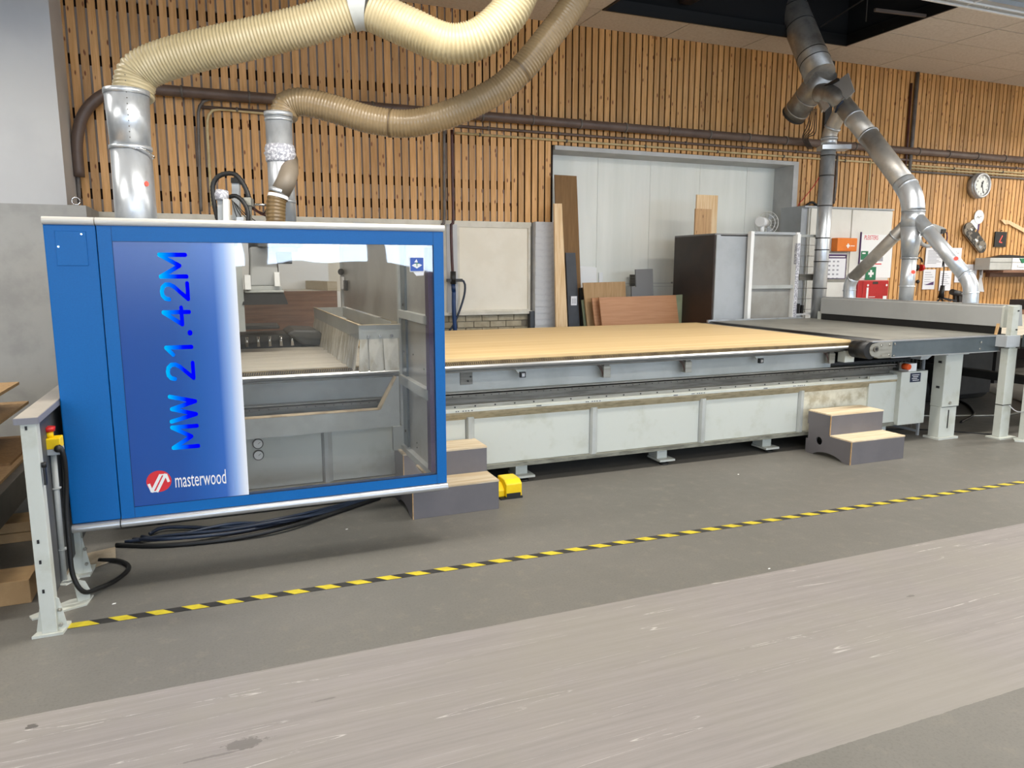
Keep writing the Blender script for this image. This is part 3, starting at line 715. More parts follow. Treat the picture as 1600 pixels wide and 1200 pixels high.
P('motor_box', MB().box(at(365, 345, w=5.1).x, at(375, 345, w=5.1).x, 4.9, 5.1, 1.78, 1.86), 'locker_grey', gc)
P('drive_box', MB().box(at(395, 345, w=5.6).x, at(462, 345, w=5.6).x, 5.5, 6.0, 1.70, 1.86), 'dark_panel', gc)

# tool magazine behind the hood
tm = T('tool_magazine', 'low black tool magazine on the bed behind the window, with grey rounded cover', 'machine part', (.45, 6.2, .924))
P('tray', box(.05, .62, 6.05, 6.45, .9245, 1.03), 'dark_steel', tm)
P('cover', MB().prism([(.62, 6.0, .94), (.80, 6.0, .94), (.82, 6.0, .99), (.74, 6.0, 1.06), (.56, 6.0, 1.07), (.5, 6.0, 1.04)], (0, .45, 0)), 'dark_panel', tm, 'rounded grey cover', .02)
P('cap_plate', box(.2, .46, 6.1, 6.4, 1.07, 1.10), 'dark_panel', tm, None, .01)
for i in range(6):
    q = P('tool_holder', MB().cyl((.12+i*.085, 6.03, .94), (.12+i*.085, 6.03, 1.02), .014, seg=10), 'chrome', tm)
G('plywood_back', box(-.35, 1.09, 7.22, 7.24, .0, at(450, 455, Y=7.24).z), 'brown_ply', 'dusty brown plywood sheet standing behind the machine window', 'board')
zt = at(450, 455, Y=7.24).z
G('storage_crate', box(-.35, 1.14, 7.27, 8.1, .0, zt-.004), 'locker_white', 'cream painted storage crate behind the brown plywood', 'crate')
G('white_backboard', box(-.35, 1.14, 8.11, 8.13, 0, 1.98), 'white', 'tall white sheet standing behind the cream crate and machine window', 'board')
G('timber_beam', MB().prism([(1.02, 7.36, zt-.003), (1.115, 7.36, zt-.003), (1.115, 7.36, zt+.085), (1.02, 7.36, zt+.085)], (-.13, .7, 0)), 'old_timber', 'short square timber beam lying on the cream crate behind the window', 'beam', bevel=.002)

# ================================================================== steps
def steps(name_, label, x0, x1, y0):
    t = T('step_stool', label, 'step stool', ((x0+x1)/2, y0+.25, 0), 'grey steps with bare plywood treads')
    ym, yb, z1, z2 = y0+.225, y0+.465, .195, .367
    def side(xa):
        out = [(y0, 0), (y0, z1-.012), (ym, z1-.012), (ym, z2-.012), (yb, z2-.012), (yb, .25), (yb-.012, .25), (yb-.012, .12), (yb+.01, .12), (yb+.01, 0), (yb-.07, 0)]
        for i in range(1, 10):
            a = i/10; out.append((yb-.07-a*(yb-.07-y0-.07), .042*math.sin(math.pi*a)**.7))
        out.append((y0+.07, 0))
        # keyhole cut for the round grip hole
        c = (yb-.135, .125); r = .034; j = 4
        hole = [(c[0]+r*math.cos(math.pi+i*math.pi/10)*1.0, c[1]-r*math.sin(math.pi+i*math.pi/10)) for i in range(21)]
        hole = [(c[0]+r*math.cos(a), c[1]+r*math.sin(a)) for a in [math.pi/2+ i*2*math.pi/20 for i in range(21)]]
        pts = out[:4]+[(c[0], z2-.012)]+hole+[(c[0]+1e-4, z2-.012)]+out[4:]
        return MB().prism([(xa, p[0], p[1]) for p in pts], (.012, 0, 0))
    P('side_panel', side(x0), 'step_grey', t); P('side_panel', side(x1-.012), 'step_grey', t)
    P('riser', box(x0+.006, x1-.006, y0-.008, y0+.004, 0.001, z1-.012), 'step_grey', t)
    P('riser', box(x0+.006, x1-.006, ym-.008, ym+.004, z1, z2-.012), 'step_grey', t)
    P('edge_band', MB().box(x0, x0+.006, y0-.008, y0-.001, 0, z1-.012).box(x0, x0+.006, ym-.008, ym-.001, z1, z2-.012), 'ply_edge', t)
    P('tread', box(x0, x1, y0-.008, ym-.008, z1-.012, z1), 'ply_top', t, 'worn bare plywood tread', .0015)
    P('tread', box(x0, x1, ym-.008, yb, z2-.012, z2), 'ply_top', t, 'worn bare plywood tread', .0015)
    return t
steps('a', 'grey two-tread plywood step stool by the blue hood, left one of the two', 1.058, 1.634, 4.283)
steps('b', 'grey two-tread plywood step stool at the right end of the machine bed', 4.598, 5.178, 4.225)
# foot pedal
fp = T('foot_pedal', 'yellow covered foot pedal on the floor beside the left step stool', 'pedal', (1.79, 4.5, 0))
P('guard', MB().prism([(1.745, 4.435, .012), (1.745, 4.435, .105), (1.745, 4.475, .128), (1.745, 4.60, .128), (1.745, 4.60, .012)], (.118, 0, 0)), 'yellow', fp, None, .008)
P('side_cheek', MB().prism([(1.70, 4.46, .012), (1.70, 4.46, .06), (1.70, 4.52, .10), (1.70, 4.60, .10), (1.70, 4.60, .012)], (.045, 0, 0)), 'yellow', fp, None, .006)
P('treadle', box(1.75, 1.85, 4.43, 4.44, .012, .04), 'black', fp)
P('base_plate', box(1.705, 1.865, 4.43, 4.61, 0, .012), 'black', fp)

# ================================================================== conveyor and suction hood
cb = T('belt_conveyor', 'grey belt conveyor with galvanised side rail at the end of the yellow board', 'conveyor', (6.0, 5.7, 0))
CY0, CY1 = 4.50, 6.93
P('belt', box(5.27, 6.76, CY0+.05, CY1, .925, .945), 'conveyor_belt', cb)
P('belt_return', box(5.27, 6.76, CY0+.05, CY1, .83, .84), 'black', cb)
P('roller', MB().cyl((5.265, CY0+.05, .887), (5.265, CY1, .887), .058, seg=24), 'black', cb)
P('side_rail', box(5.27, 6.62, CY0, CY0+.045, .80, .935), 'steel_panel', cb, 'galvanised side rail', .004)
P('rail_flange', MB().box(5.05, 6.62, CY0-.004, CY0+.06, .936, .945).box(5.27, 6.62, CY0-.012, CY0, .797, .803), 'alu', cb)
def endplate():
    pts = [(5.275, CY0-.006, .935), (5.275, CY0-.006, .80), (5.13, CY0-.006, .80)]
    for i in range(9): a = math.pi*1.5-math.pi*i/8; pts.append((5.075+.052*math.cos(a), CY0-.006, .872+.055*math.sin(a)))
    pts.append((5.12, CY0-.006, .935)); return MB().prism(pts, (0, .05, 0))
P('end_plate', endplate(), 'rail_steel', cb, 'rounded steel bearing plate')
P('end_roller', MB().cyl((5.04, CY0+.0, .868), (5.04, CY0+.17, .868), .072, seg=24), 'black', cb)
q = P('bearing', MB().cyl((5.085, CY0-.006, .882), (5.085, CY0-.018, .882), .026, seg=20), 'rail_dark', cb); P('bore', MB().cyl((5.085, CY0-.018, .882), (5.085, CY0-.019, .882), .014, seg=16), 'black', q)
for x, z in ((5.15, .91), (5.245, .91), (5.15, .825), (5.245, .825), (5.30, .915), (5.30, .815), (6.36, .89), (6.35, .83)):
    P('screw_head', MB().cyl((x, CY0-.006, z), (x, CY0-.013, z), .009, seg=8), 'chrome', cb)
P('far_rail', box(5.22, 6.6, CY1, CY1+.03, .93, .96), 'galv', cb)
P('support_bracket', MB().box(4.995, 5.10, 4.72, 4.80, .745, .845), 'machine_white', cb)
lg = P('leg', MB().prism([(6.05, 4.58, .30), (6.27, 4.58, .30), (6.27, 4.58, .78), (6.05, 4.58, .78)], (0, .12, 0)), 'machine_white', cb, None, .004)
P('leg_base', MB().box(6.045, 6.25, 4.586, 4.69, .02, .30), 'machine_white', lg)
P('foot_plate', MB().box(6.02, 6.275, 4.56, 4.72, 0, .018).box(6.03, 6.30, 4.55, 4.72, .78, .795), 'machine_white', lg)
P('slot', MB().box(6.146, 6.152, 4.579, 4.587, .10, .27).box(6.05, 6.27, 4.5785, 4.58, .298, .302), 'black', lg)
P('bolt', MB().cyl((6.15, 4.58, .335), (6.15, 4.572, .335), .015, seg=10), 'rail_steel', lg)
for z in (.70, .47): P('hole', box(6.044, 6.051, 4.62, 4.65, z, z+.02), 'black', lg)
P('leg', MB().box(6.05, 6.27, 6.7, 6.82, 0, .83), 'machine_white', cb)
P('cross_beam', MB().box(6.1, 6.2, 4.7, 6.7, .72, .80), 'dark_steel', cb)
P('underside_bracket', MB().prism([(5.72, 4.56, .795), (5.86, 4.56, .795), (5.79, 4.56, .755), (5.70, 4.56, .755)], (0, .1, 0)), 'machine_grey', cb)

sh = T('suction_hood', 'long grey suction hood with black brush strip across the far end of the conveyor', 'suction hood', (6.7, 5.7, 0))
P('housing', MB().prism([(6.64, 4.52, 1.018), (6.64, 4.52, 1.195), (6.66, 4.52, 1.21), (6.90, 4.52, 1.21), (6.94, 4.52, 1.018)], (0, 2.17, 0)), 'hood_grey', sh, None, .004)
P('end_cap', MB().prism([(6.635, 4.50, 1.012), (6.635, 4.50, 1.20), (6.66, 4.50, 1.215), (6.84, 4.50, 1.215), (6.84, 4.50, 1.012)], (0, .02, 0)), 'machine_white', sh)
P('brush_strip', box(6.65, 6.67, 4.53, 6.68, .948, 1.018), 'black', sh)
P('top_edge', box(6.655, 6.67, 4.50, 6.69, 1.209, 1.216), 'alu', sh)
po = P('post', MB().box(6.60, 6.72, 4.40, 4.47, .012, .83), 'machine_white', sh, None, .003)
P('upper_post', MB().box(6.615, 6.70, 4.405, 4.45, .83, 1.21), 'machine_white', po)
P('clamp_plate', MB().box(6.545, 6.72, 4.385, 4.40, .845, .95).box(6.56, 6.60, 4.40, 4.50, .845, .95), 'locker_grey', po, None, .002)
P('base_plate', box(6.555, 6.78, 4.36, 4.50, 0, .012), 'machine_white', po)
P('zip_tie', box(6.597, 6.723, 4.397, 4.473, .31, .316), 'black', po)
for z in (1.17, 1.0, .88): P('screw', MB().cyl((6.68, 4.405, z), (6.68, 4.395, z), .007, seg=8), 'dark_steel', po)
P('wood_wedge', MB().prism([(6.56, 4.5, .95), (6.575, 4.5, .95), (6.60, 4.5, 1.05), (6.58, 4.5, 1.05)], (0, .02, 0)), 'ply_edge', sh)
P('post', MB().box(6.66, 6.72, 6.70, 6.75, 0, 1.04), 'machine_white', sh)
fp2 = T('steel_post', 'pale grey steel post with foot plate at the right edge of the view', 'post', (6.78, 4.26, 0))
P('column', MB().box(6.72, 6.84, 4.24, 4.31, .012, .95), 'machine_white', fp2, None, .003)
P('foot_bracket', MB().prism([(6.80, 4.20, .01), (6.89, 4.20, .01), (6.87, 4.20, .17), (6.80, 4.20, .17)], (0, .05, 0)), 'machine_white', fp2)
P('base_plate', MB().prism([(6.62, 4.27, 0), (6.72, 4.19, 0), (6.93, 4.19, 0), (6.93, 4.34, 0), (6.70, 4.34, 0)], (0, 0, .012)), 'machine_white', fp2)
for z in (.42, .30, .1): P('bolt', MB().cyl((6.74, 4.24, z), (6.74, 4.23, z), .008, seg=8), 'rail_steel', fp2)
cv2 = T('outfeed_table', 'outfeed table with dark steel frame beyond the suction hood', 'table', (8.4, 5.6, 0))
P('table_top', box(7.0, 10.2, 4.45, 6.9, .90, .925), 'bed_grey', cv2)
P('side_rail', box(6.80, 10.2, 4.36, 4.42, .84, .95), 'steel_panel', cv2)
for x in (7.4, 9.8):
    for y in (4.6, 6.7): P('leg', box(x-.05, x+.05, y-.05, y+.05, 0, .90), 'dark_steel', cv2)
P('frame_beam', MB().box(7.0, 10.2, 4.5, 4.56, .80, .90).box(7.0, 10.2, 6.75, 6.81, .80, .90), 'dark_steel', cv2)
P('lower_beam', MB().box(7.0, 10.2, 6.62, 6.72, .46, .58).box(7.3, 7.4, 4.6, 6.7, .42, .50), 'dark_steel', cv2)
# things under and beyond the conveyor
mf = T('mesh_gate', 'dark wire mesh panel standing between the machine end box and the white conveyor leg', 'mesh panel', (6.06, 5.6, 0))
P('frame', MB().box(6.025, 6.045, 4.78, 4.80, 0, .74).box(6.025, 6.045, 6.4, 6.42, 0, .74).box(6.025, 6.045, 4.80, 6.40, .03, .05).box(6.025, 6.045, 4.80, 6.40, .10, .115).box(6.025, 6.045, 4.80, 6.40, .36, .42), 'locker_grey', mf)
wr = MB()
for i in range(40): wr.cyl((6.035, 4.82+i*.04, .04), (6.035, 4.82+i*.04, .74), .0025, seg=5, caps=False)
for i in range(7): wr.cyl((6.035, 4.8, .17+i*.09), (6.035, 6.4, .17+i*.09), .0025, seg=5, caps=False)
P('mesh_wires', wr, 'rail_steel', mf, kind='stuff')
G('pump_unit', MB().box(7.5, 8.3, 5.7, 6.3, .12, .62).cyl((7.4, 6.0, .16), (8.5, 6.0, .16), .16), 'dark_steel', 'dark pump unit on the floor behind the white conveyor leg', 'pump', bevel=.004)
G('dark_crate', MB().box(9.1, 10.2, 7.14, 7.6, 0, .42), 'dark_brown', 'dark brown crate on the floor far behind the conveyor leg', 'crate')
for i, (a, b, z) in enumerate(((9.1, 13.0, .55), (9.3, 13.2, .78))):
    G('stock_board', box(a, b, 7.1, 7.9, z, z+.03), 'hardboard', ('lower' if i == 0 else 'upper') + ' tan board stored on the rack seen beneath the outfeed table', 'board', 'boards stored under the tool wall')
rk = T('board_rack', 'dark steel rack holding tan boards beyond the outfeed table', 'rack', (11.1, 7.5, 0))
for x in (9.0, 11.1, 13.2):
    P('upright', MB().box(x-.03, x+.03, 7.05, 7.11, 0, .86).box(x-.03, x+.03, 7.9, 7.96, 0, .86), 'dark_steel', rk)
for z in (.50, .73): P('rail', MB().box(9.0, 13.2, 7.05, 7.11, z, z+.05).box(9.0, 13.2, 7.9, 7.96, z, z+.05), 'dark_steel', rk)
G('work_bench', MB().box(9.8, 14.2, 7.35, 8.2, .86, .90).box(9.8, 9.86, 7.4, 8.2, 0, .86).box(14.1, 14.16, 7.4, 8.2, 0, .86), 'brown_ply', 'brown workbench top along the tool wall', 'bench')
G('grey_board_stack', box(11.9, 12.9, 7.5, 8.0, .9, 1.05), 'charcoal', 'dark grey box standing on the workbench at the right edge', 'box')
for i, (pts, r_) in enumerate((([(6.9, 5.0, .012), (7.5, 5.3, .012), (8.0, 5.9, .012), (7.2, 6.0, .012), (6.9, 5.6, .012)], .012), ([(6.8, 5.4, .010), (7.8, 5.1, .010), (8.6, 5.5, .010), (9.0, 6.2, .010)], .010), ([(6.72, 4.5, .006), (6.3, 4.9, .006), (5.9, 5.1, .006)], .006))):
    G('floor_cable', MB().rings(spline(pts, .04), r_, 8), 'black' if i != 1 else 'rail_steel', ('coiled black cable on the floor under the outfeed table', 'pale cable crossing the floor under the outfeed table', 'thin black cable on the floor beside the white conveyor leg')[i], 'cable')
G('post_cable', MB().rings(spline([(6.67, 4.39, .31), (6.70, 4.33, .26), (6.73, 4.25, .28), (6.76, 4.2, .32)], .02), .004, 8), 'locker_grey', 'grey cable looped between the two right-hand steel posts', 'cable')

# ================================================================== hoses and machine ducts
def clampband(a, b, r, parent, m='galv', name='clamp_band'):
    a = Vector(a); b = Vector(b)
    return P(name, MB().cyl(a, b, r, seg=28), m, parent)
def W(pts, w): return [at(*p, w=w) for p in pts]
def corrugated(path, r, amp, per=4):
    return MB().rings(path, lambda i: r+amp*(.5-.5*math.cos(2*math.pi*i/per))**.6, 26)
hs = T('dust_hose', 'thick cream ribbed dust hose rising from the left duct, joined by a pale band', 'hose', at(212, 345, w=4.8))
p1 = W([(209, 155), (209, 141), (217, 115), (250, 97), (312, 79), (400, 59), (485, 38), (548, 17)], 4.8)
p2 = W([(580, 17), (640, 44), (697, 68), (742, 63), (776, 40), (802, 8), (822, -45), (838, -130), (846, -235)], 4.8)
P('hose', corrugated(spline(p1, .0058), .117, .012), 'hose_cream', hs)
P('hose', corrugated(spline(p2, .0058), .117, .012), 'hose_cream', hs)
bandc = W([(549, 17), (563, 13.5), (577, 16)], 4.8)
P('joining_band', MB().rings(bandc, .131, 30, caps=False), 'frame_grey', hs, 'pale wide band joining the two lengths')
def base(px, py, w, dz): v = at(px, py, w=w); return v + Vector((0, 0, dz))
d1 = T('round_duct', 'wide galvanised duct standing on the left of the blue hood', 'duct', at(214, 345, w=4.8))
a0 = at(214, 352, w=4.8); top = at(210, 152, w=4.8); xx, yy = a0.x, a0.y
z1 = top.z; zc_ = at(211, 235, w=4.8).z
P('lower_tube', MB().cyl((xx, yy, a0.z-.25), (xx, yy, zc_), .127, .122, 32), 'galv', d1)
P('upper_tube', MB().cyl((xx, yy, zc_), (xx, yy, z1), .120, .133, 32), 'galv', d1)
clampband((xx, yy, zc_-.012), (xx, yy, zc_+.012), .128, d1)
clampband((xx, yy, z1-.02), (xx, yy, z1+.012), .137, d1)
rv = MB(); 
dirc = (Vector((0, 0, 0))-Vector((xx, yy, 0))).normalized()
for i in range(12): 
    zz = zc_+.05+i*.034; q = Vector((xx, yy, zz))+dirc*.130; rv.sphere(q, .004, 6)
P('rivets', rv, 'rail_dark', d1, kind='stuff')
P('clamp_lever', MB().rings(spline([Vector((xx, yy, zc_-.015))+Vector((a, -.12, 0)) for a in (.02, .08)]+[Vector((xx+.135, yy-.06, zc_-.05)), Vector((xx+.13, yy-.1, zc_-.07))], .01), .005, 6), 'chrome', d1)
P('red_dot', MB().rings([Vector((xx, yy, at(235, 287, w=4.7).z))+Vector((.082, -.095, 0)), Vector((xx, yy, at(235, 287, w=4.7).z))+Vector((.0835, -.0965, 0))], .016, 14), 'coral', d1)
h2 = T('dust_hose', 'thinner brown translucent ribbed hose sagging in front of the slatted wall', 'hose', at(443, 345, w=5.3))
p3 = W([(444, 186), (444, 176), (452, 163), (478, 160), (527, 172), (583, 188), (640, 193), (700, 179), (762, 150), (794, 128), (826, 96), (857, 58), (886, 20), (912, -25), (940, -90), (955, -175)], 5.3)
P('hose', corrugated(spline(p3, .0058), .094, .006), 'hose_brown', h2)
sp3 = spline(p3, .0058)
for i in (150, 330, 470): 
    if i < len(sp3)-1: P('hose_seam', MB().rings(sp3[i:i+3], .1015, 26, caps=False), 'hose_line', h2)
d2 = T('round_duct', 'narrower galvanised duct with a taped joint and side branch on the blue hood', 'duct', at(443, 345, w=5.3))
b0 = at(443, 350, w=5.3); bt = at(443, 184, w=5.3); xx, yy = b0.x, b0.y
P('tube', MB().cyl((xx, yy, b0.z-.2), (xx, yy, bt.z), .092, seg=32), 'galv', d2)
clampband((xx, yy, bt.z-.02), (xx, yy, bt.z+.01), .099, d2)
clampband((xx, yy, bt.z-.05), (xx, yy, bt.z-.035), .097, d2)
z0w = at(443, 256, w=5.3).z; z1w = at(443, 230, w=5.3).z
n = 8; wp = [Vector((xx, yy, z0w+(z1w-z0w)*i/n)) for i in range(n+1)]
P('tape_wrap', MB().rings(wp, [.098, .103, .101, .106, .112, .102, .106, .101, .097], 24), 'wrap', d2, 'crinkled silver tape around the joint')
clampband((xx, yy, at(443, 318, w=5.3).z), (xx, yy, at(443, 313, w=5.3).z), .096, d2, 'galv', 'joint_rim')
P('branch_tube', MB().rings([at(452, 250, w=5.30), at(452, 268, w=5.18), at(447, 284, w=5.12), at(438, 301, w=5.12)], [.062, .064, .066, .066], 24), 'tube_taupe', d2)
h3 = T('dust_hose', 'short brown ribbed hose dropping from the branch into the blue hood', 'hose', at(431, 345, w=5.1))
P('hose', corrugated(spline(W([(437, 298), (433, 310), (431, 325), (431, 350)], 5.12), .0065), .062, .006), 'hose_small', h3)
cbp = W([(437, 297), (435, 303)], 5.12); clampband(cbp[0], cbp[1], .071, h3, 'galv')
P('paper_label', MB().rings(W([(435, 305), (434, 310)], 5.12), .0705, 24, caps=False), 'paper', h3, 'off-white paper label')

# ================================================================== extraction ductwork on the right
XD = 6.85
ex = T('extraction_duct', 'galvanised duct forking into three branches above the suction hood', 'duct', (XD, 5.7, 1.2))
def X_(px, py): return at(px, py, X=XD)
tz = X_(1440, 305)
ty = at(1427, 400, X=XD).y-.04
J = Vector((XD, 5.70, 2.05))
YM = at(1427, 330, X=XD).y
zt_m = at(1427, 330, X=XD).z
P('main_tube', MB().cyl((XD, YM, zt_m-.16), (XD, YM, zt_m+.01), .112, seg=32), 'galv', ex)
P('taper', MB().cyl((XD, YM, 1.66), (XD, YM, zt_m-.15), .078, .110, 32), 'galv', ex)
P('lower_tube', MB().cyl((XD, YM, 1.19), (XD, YM, 1.67), .070, .074, 32), 'galv', ex)
elb = spline([Vector((XD, YM, zt_m)), X_(1426, 319), X_(1423.5, 306), X_(1417.5, 294), X_(1411, 284)], .02)
P('elbow', MB().rings(elb, .112, 32), 'galv', ex)
P('riser_tube', MB().cyl(X_(1417, 292), X_(1356, 211), .107, seg=32), 'galv_dull', ex)
P('riser_tube', MB().cyl(X_(1358, 214), X_(1316, 162), .105, seg=32), 'galv_dull', ex)
for a, b in (((1419, 294), (1417, 291.5)), ((1358, 213), (1356.5, 211)), ((1335, 186), (1333.5, 184))): clampband(X_(*a), X_(*b), .113, ex)
clampband((XD, YM, zt_m-.005), (XD, YM, zt_m+.008), .117, ex)
P('branch', MB().cyl(X_(1424, 343), X_(1330, 437), .064, seg=26), 'galv_dull', ex)
P('elbow', MB().rings(spline([X_(1333, 434), X_(1329.5, 441), X_(1327.5, 450), X_(1327, 472)], .02), .068, 26), 'galv', ex)
P('branch', MB().cyl(X_(1430, 337), X_(1512, 435), .068, seg=26), 'galv', ex)
P('elbow', MB().rings(spline([X_(1508, 430), X_(1514, 440), X_(1517, 452), X_(1516, 476)], .02), .070, 26), 'galv', ex)
for a, b, rr in (((1400, 367), (1398.5, 368.5), .071), ((1333, 434), (1331.5, 435.5), .072), ((1327, 453), (1327, 454.5), .074), ((1449, 360), (1450.5, 361.5), .075), ((1508.5, 431), (1510, 432.5), .076), ((1516.5, 457), (1516.5, 459), .076), ((1420, 404), (1420, 405.5), .086), ((1418, 448), (1418, 449.5), .080)):
    if a[0] in (1420, 1418): zz = at(*a, X=XD).z; clampband((XD, YM, zz), (XD, YM, zz+.01), rr, ex)
    else: clampband(X_(*a), X_(*b), rr, ex)
for p in ((1494, 404), (1427, 425)):
    c = X_(*p); n_ = (_C-c).normalized(); P('red_dot', MB().rings([c+n_*.072, c+n_*.075], .020, 14), 'coral', ex)

ed = T('extraction_duct', 'tall vertical galvanised duct behind the far end of the suction hood', 'duct', (XD, 6.95, 1.0))
vx, vy = XD, 6.94
P('tube', MB().cyl((vx, vy, .6), (vx, vy, 2.93), .082, seg=28), 'galv', ed)
for z in (2.86, 2.63, 2.28, 1.9, 1.76, 1.62, 1.3): P('joint_ring', MB().cyl((vx, vy, z), (vx, vy, z+.012), .085, seg=28), 'dark_steel', ed)
P('slide_gate', MB().bar((vx-.12, vy+.02, 2.95), (vx+.18, vy-.12, 2.95), .20, .05), 'galv', ed, 'flat galvanised slide gate')
P('neck', MB().cyl((vx, vy, 2.97), (vx, vy, 3.08), .088, seg=26), 'galv', ed)
P('elbow', MB().rings(spline([Vector((vx, vy, 3.06)), Vector((vx, vy-.01, 3.13)), Vector((vx, vy-.06, 3.22)), Vector((vx, vy-.20, 3.42))], .02), .085, 26), 'galv_dull', ed)
clampband((vx, vy, 3.05), (vx, vy, 3.075), .094, ed)
clampband((vx, vy-.035, 3.17), (vx, vy-.047, 3.19), .094, ed)

me_ = T('extraction_main', 'large dark galvanised main duct coming down from the open ceiling bay', 'duct', (XD, 7.3, 4.3))
A = at(1208, -60, X=6.95); B = at(1281, 118, X=6.85)
P('main_tube', MB().cyl(A, B, .180, seg=36), 'galv_dark', me_)
dv = (B-A).normalized(); L = (B-A).length
for t_ in (.30, .46, .60, .84, .90): 
    q = A+dv*L*t_; P('joint_ring', MB().cyl(q, q+dv*.010, .183, seg=36), 'dark_steel', me_)
A2 = at(1296, 112, X=6.9); B2 = at(1240, 180, X=6.95)
P('cross_tube', MB().cyl(at(1290, 112, X=6.9), B2, .150, seg=32), 'galv_dark', me_)
d2v = (B2-at(1284, 122, X=6.9)).normalized()
clampband(B2-d2v*.10, B2-d2v*.085, .155, me_, 'galv_dull')
clampband(B2-d2v*.02, B2, .157, me_, 'dark_steel')
clampband(B2-d2v*.30, B2-d2v*.285, .155, me_, 'galv_dull')
v0 = at(1288, 152, X=6.8); v1 = at(1314, 148, X=6.8)
P('stub_tube', MB().rings(spline([at(1280, 146, X=6.8), at(1292, 146, X=6.8), at(1306, 150, X=6.8), at(1320, 160, X=6.85)], .02), lambda i: .108+.004*((i//3) % 2), 28), 'galv_dark', me_)
pc = at(1279, 150, X=6.8)
def plate(pxs, th, m, name, lab=None, X=6.78): return P(name, MB().prism([at(*p, X=X) for p in pxs], (th, 0, 0)), m, me_, lab)
plate([(1272, 146), (1281, 139), (1291, 160), (1283, 176)], .02, 'galv_dull', 'gate_frame')
plate([(1275, 145), (1284, 139), (1296, 166), (1287, 175)], .012, 'galv', 'gate_frame', None, 6.73)
plate([(1300, 132), (1325, 114), (1335, 143), (1322, 155)], .008, 'locker_grey', 'gate_blade', 'flat grey slide plate sticking out', 6.76)
P('gate_rail', MB().bar(at(1274, 144, X=6.74), at(1310, 124, X=6.74), .03, .03), 'dark_steel', me_)
P('blue_tape', MB().rings([at(1305, 176, X=6.74), at(1309, 166, X=6.74), at(1317, 158, X=6.74)], .012, 8), 'cable_navy', me_)
dsk = T('support_channel', 'dark vertical steel channel on the slatted wall behind the ducts', 'channel', (7.15, WY-.05, 2.0))
cxa = at(1297, 150, Y=WY-.08)
P('channel', MB().box(cxa.x-.05, cxa.x+.07, WY-.062, WY-.019, 2.36, 4.36), 'dark_steel', dsk)
wv = MB()
for k in range(5): wv.rings(spline([at(1268+k*2, 170, Y=7.4), at(1262+k*3, 195+k*3, Y=7.6), at(1254+k*2, 215, Y=7.9), at(1262+k*2, 233, Y=8.1)], .03), .006, 6)
P('wires', wv, 'black', dsk, kind='stuff')

# ================================================================== pipes along the slatted wall
def pipe(name, label, pts, r, m, clips=None, group=None, cat='pipe'):
    t = T(name, label, cat, pts[0], group)
    P('tube', MB().rings(pts, r, 14), m, t)
    if clips:
        for x, z in clips: P('clip', MB().cyl((x, pts[0].y if hasattr(pts[0], 'y') else 0, z), (x+.02, pts[0].y, z), r+.008, seg=14), 'grey_pipe', t)
    return t
YP = WY-.125
bp = [Vector((x, YP, 3.245)) for x in (-.55, 2, 6, 10, 14.5)]
elbw = spline([Vector((-1.13, YP, 2.40)), Vector((-1.12, YP, 2.72)), Vector((-1.04, YP, 2.98)), Vector((-.85, YP, 3.17)), Vector((-.60, YP, 3.245)), Vector((-.4, YP, 3.245))], .05)
pipe('drain_pipe', 'thick brown plastic pipe running along the whole slatted wall', elbw+bp[1:], .052, 'brown_pipe', [(x, 3.245) for x in [-.2+i*.62 for i in range(23)]])
pipe('conduit', 'thin brown-grey conduit just below the thick brown pipe', [Vector((-.05, WY-.05, 3.13)), Vector((7, WY-.05, 3.13)), Vector((14.5, WY-.05, 3.13))], .016, 'brown_pipe', [(x, 3.13) for x in [.3+i*.9 for i in range(15)]])
pipe('conduit', 'thin cream pipe running level below the brown pipes', [Vector((2.62, WY-.045, 3.055)), Vector((7, WY-.045, 3.055)), Vector((14.5, WY-.045, 3.065))], .013, 'cream_pipe', [(x, 3.055) for x in [2.9+i*1.1 for i in range(10)]])
pipe('conduit', 'second cream pipe on the right part of the slatted wall', [Vector((9.2, WY-.045, 3.015)), Vector((14.5, WY-.045, 3.02))], .013, 'cream_pipe')
pipe('conduit', 'grey pipe below the cream pipes on the right part of the slatted wall', [Vector((9.2, WY-.045, 2.97)), Vector((14.5, WY-.045, 2.975))], .016, 'grey_pipe')
def wl(pts, Y): return [at(*p, Y=Y) for p in pts]
pipe('conduit', 'grey conduit bending down the wall between the two left ducts', spline(wl([(415, 160), (380, 158), (330, 155), (318, 158), (311, 170), (310, 200), (314, 330)], WY-.06), .06), .016, 'grey_pipe')
pipe('conduit', 'cream conduit bending down the wall left of the black cable loop', spline(wl([(420, 178), (345, 171), (330, 175), (324, 190), (326, 240), (331, 322)], WY-.05), .06), .014, 'cream_pipe')
pipe('conduit', 'dark conduit hanging at the left pillar below the brown elbow', spline(wl([(120, 226), (121, 260), (124, 320)], WY-.06), .06), .02, 'grey_pipe')
pipe('conduit', 'grey vertical conduit left of the red pipe', spline(wl([(694, 204), (694, 280), (694, 344), (690, 352)], WY-.05), .06), .017, 'grey_pipe')
cp = pipe('supply_pipe', 'dark red vertical supply pipe with valve and blue hose', spline(wl([(706, 203), (707, 270), (708, 345), (705, 350), (706, 400), (708, 436)], WY-.12), .06), .017, 'copper_dark')
ORG[cp.name] = Vector(cp.location)
P('valve', MB().cyl(at(708, 424, Y=WY-.12), at(708, 444, Y=WY-.12), .032, seg=12).bar(at(698, 438, Y=WY-.12), at(722, 438, Y=WY-.12), .035, .035), 'dark_steel', cp)
P('coupling', MB().cyl(at(708, 444, Y=WY-.12), at(709, 456, Y=WY-.12), .025, seg=12), 'hose_blue', cp)
G('air_hose', MB().rings(spline(wl([(709, 455), (709, 480), (710, 500), (711, 520), (708, 545)], WY-.12), .04), .025, 10), 'hose_blue', 'blue air hose hanging straight below the red pipe', 'hose')
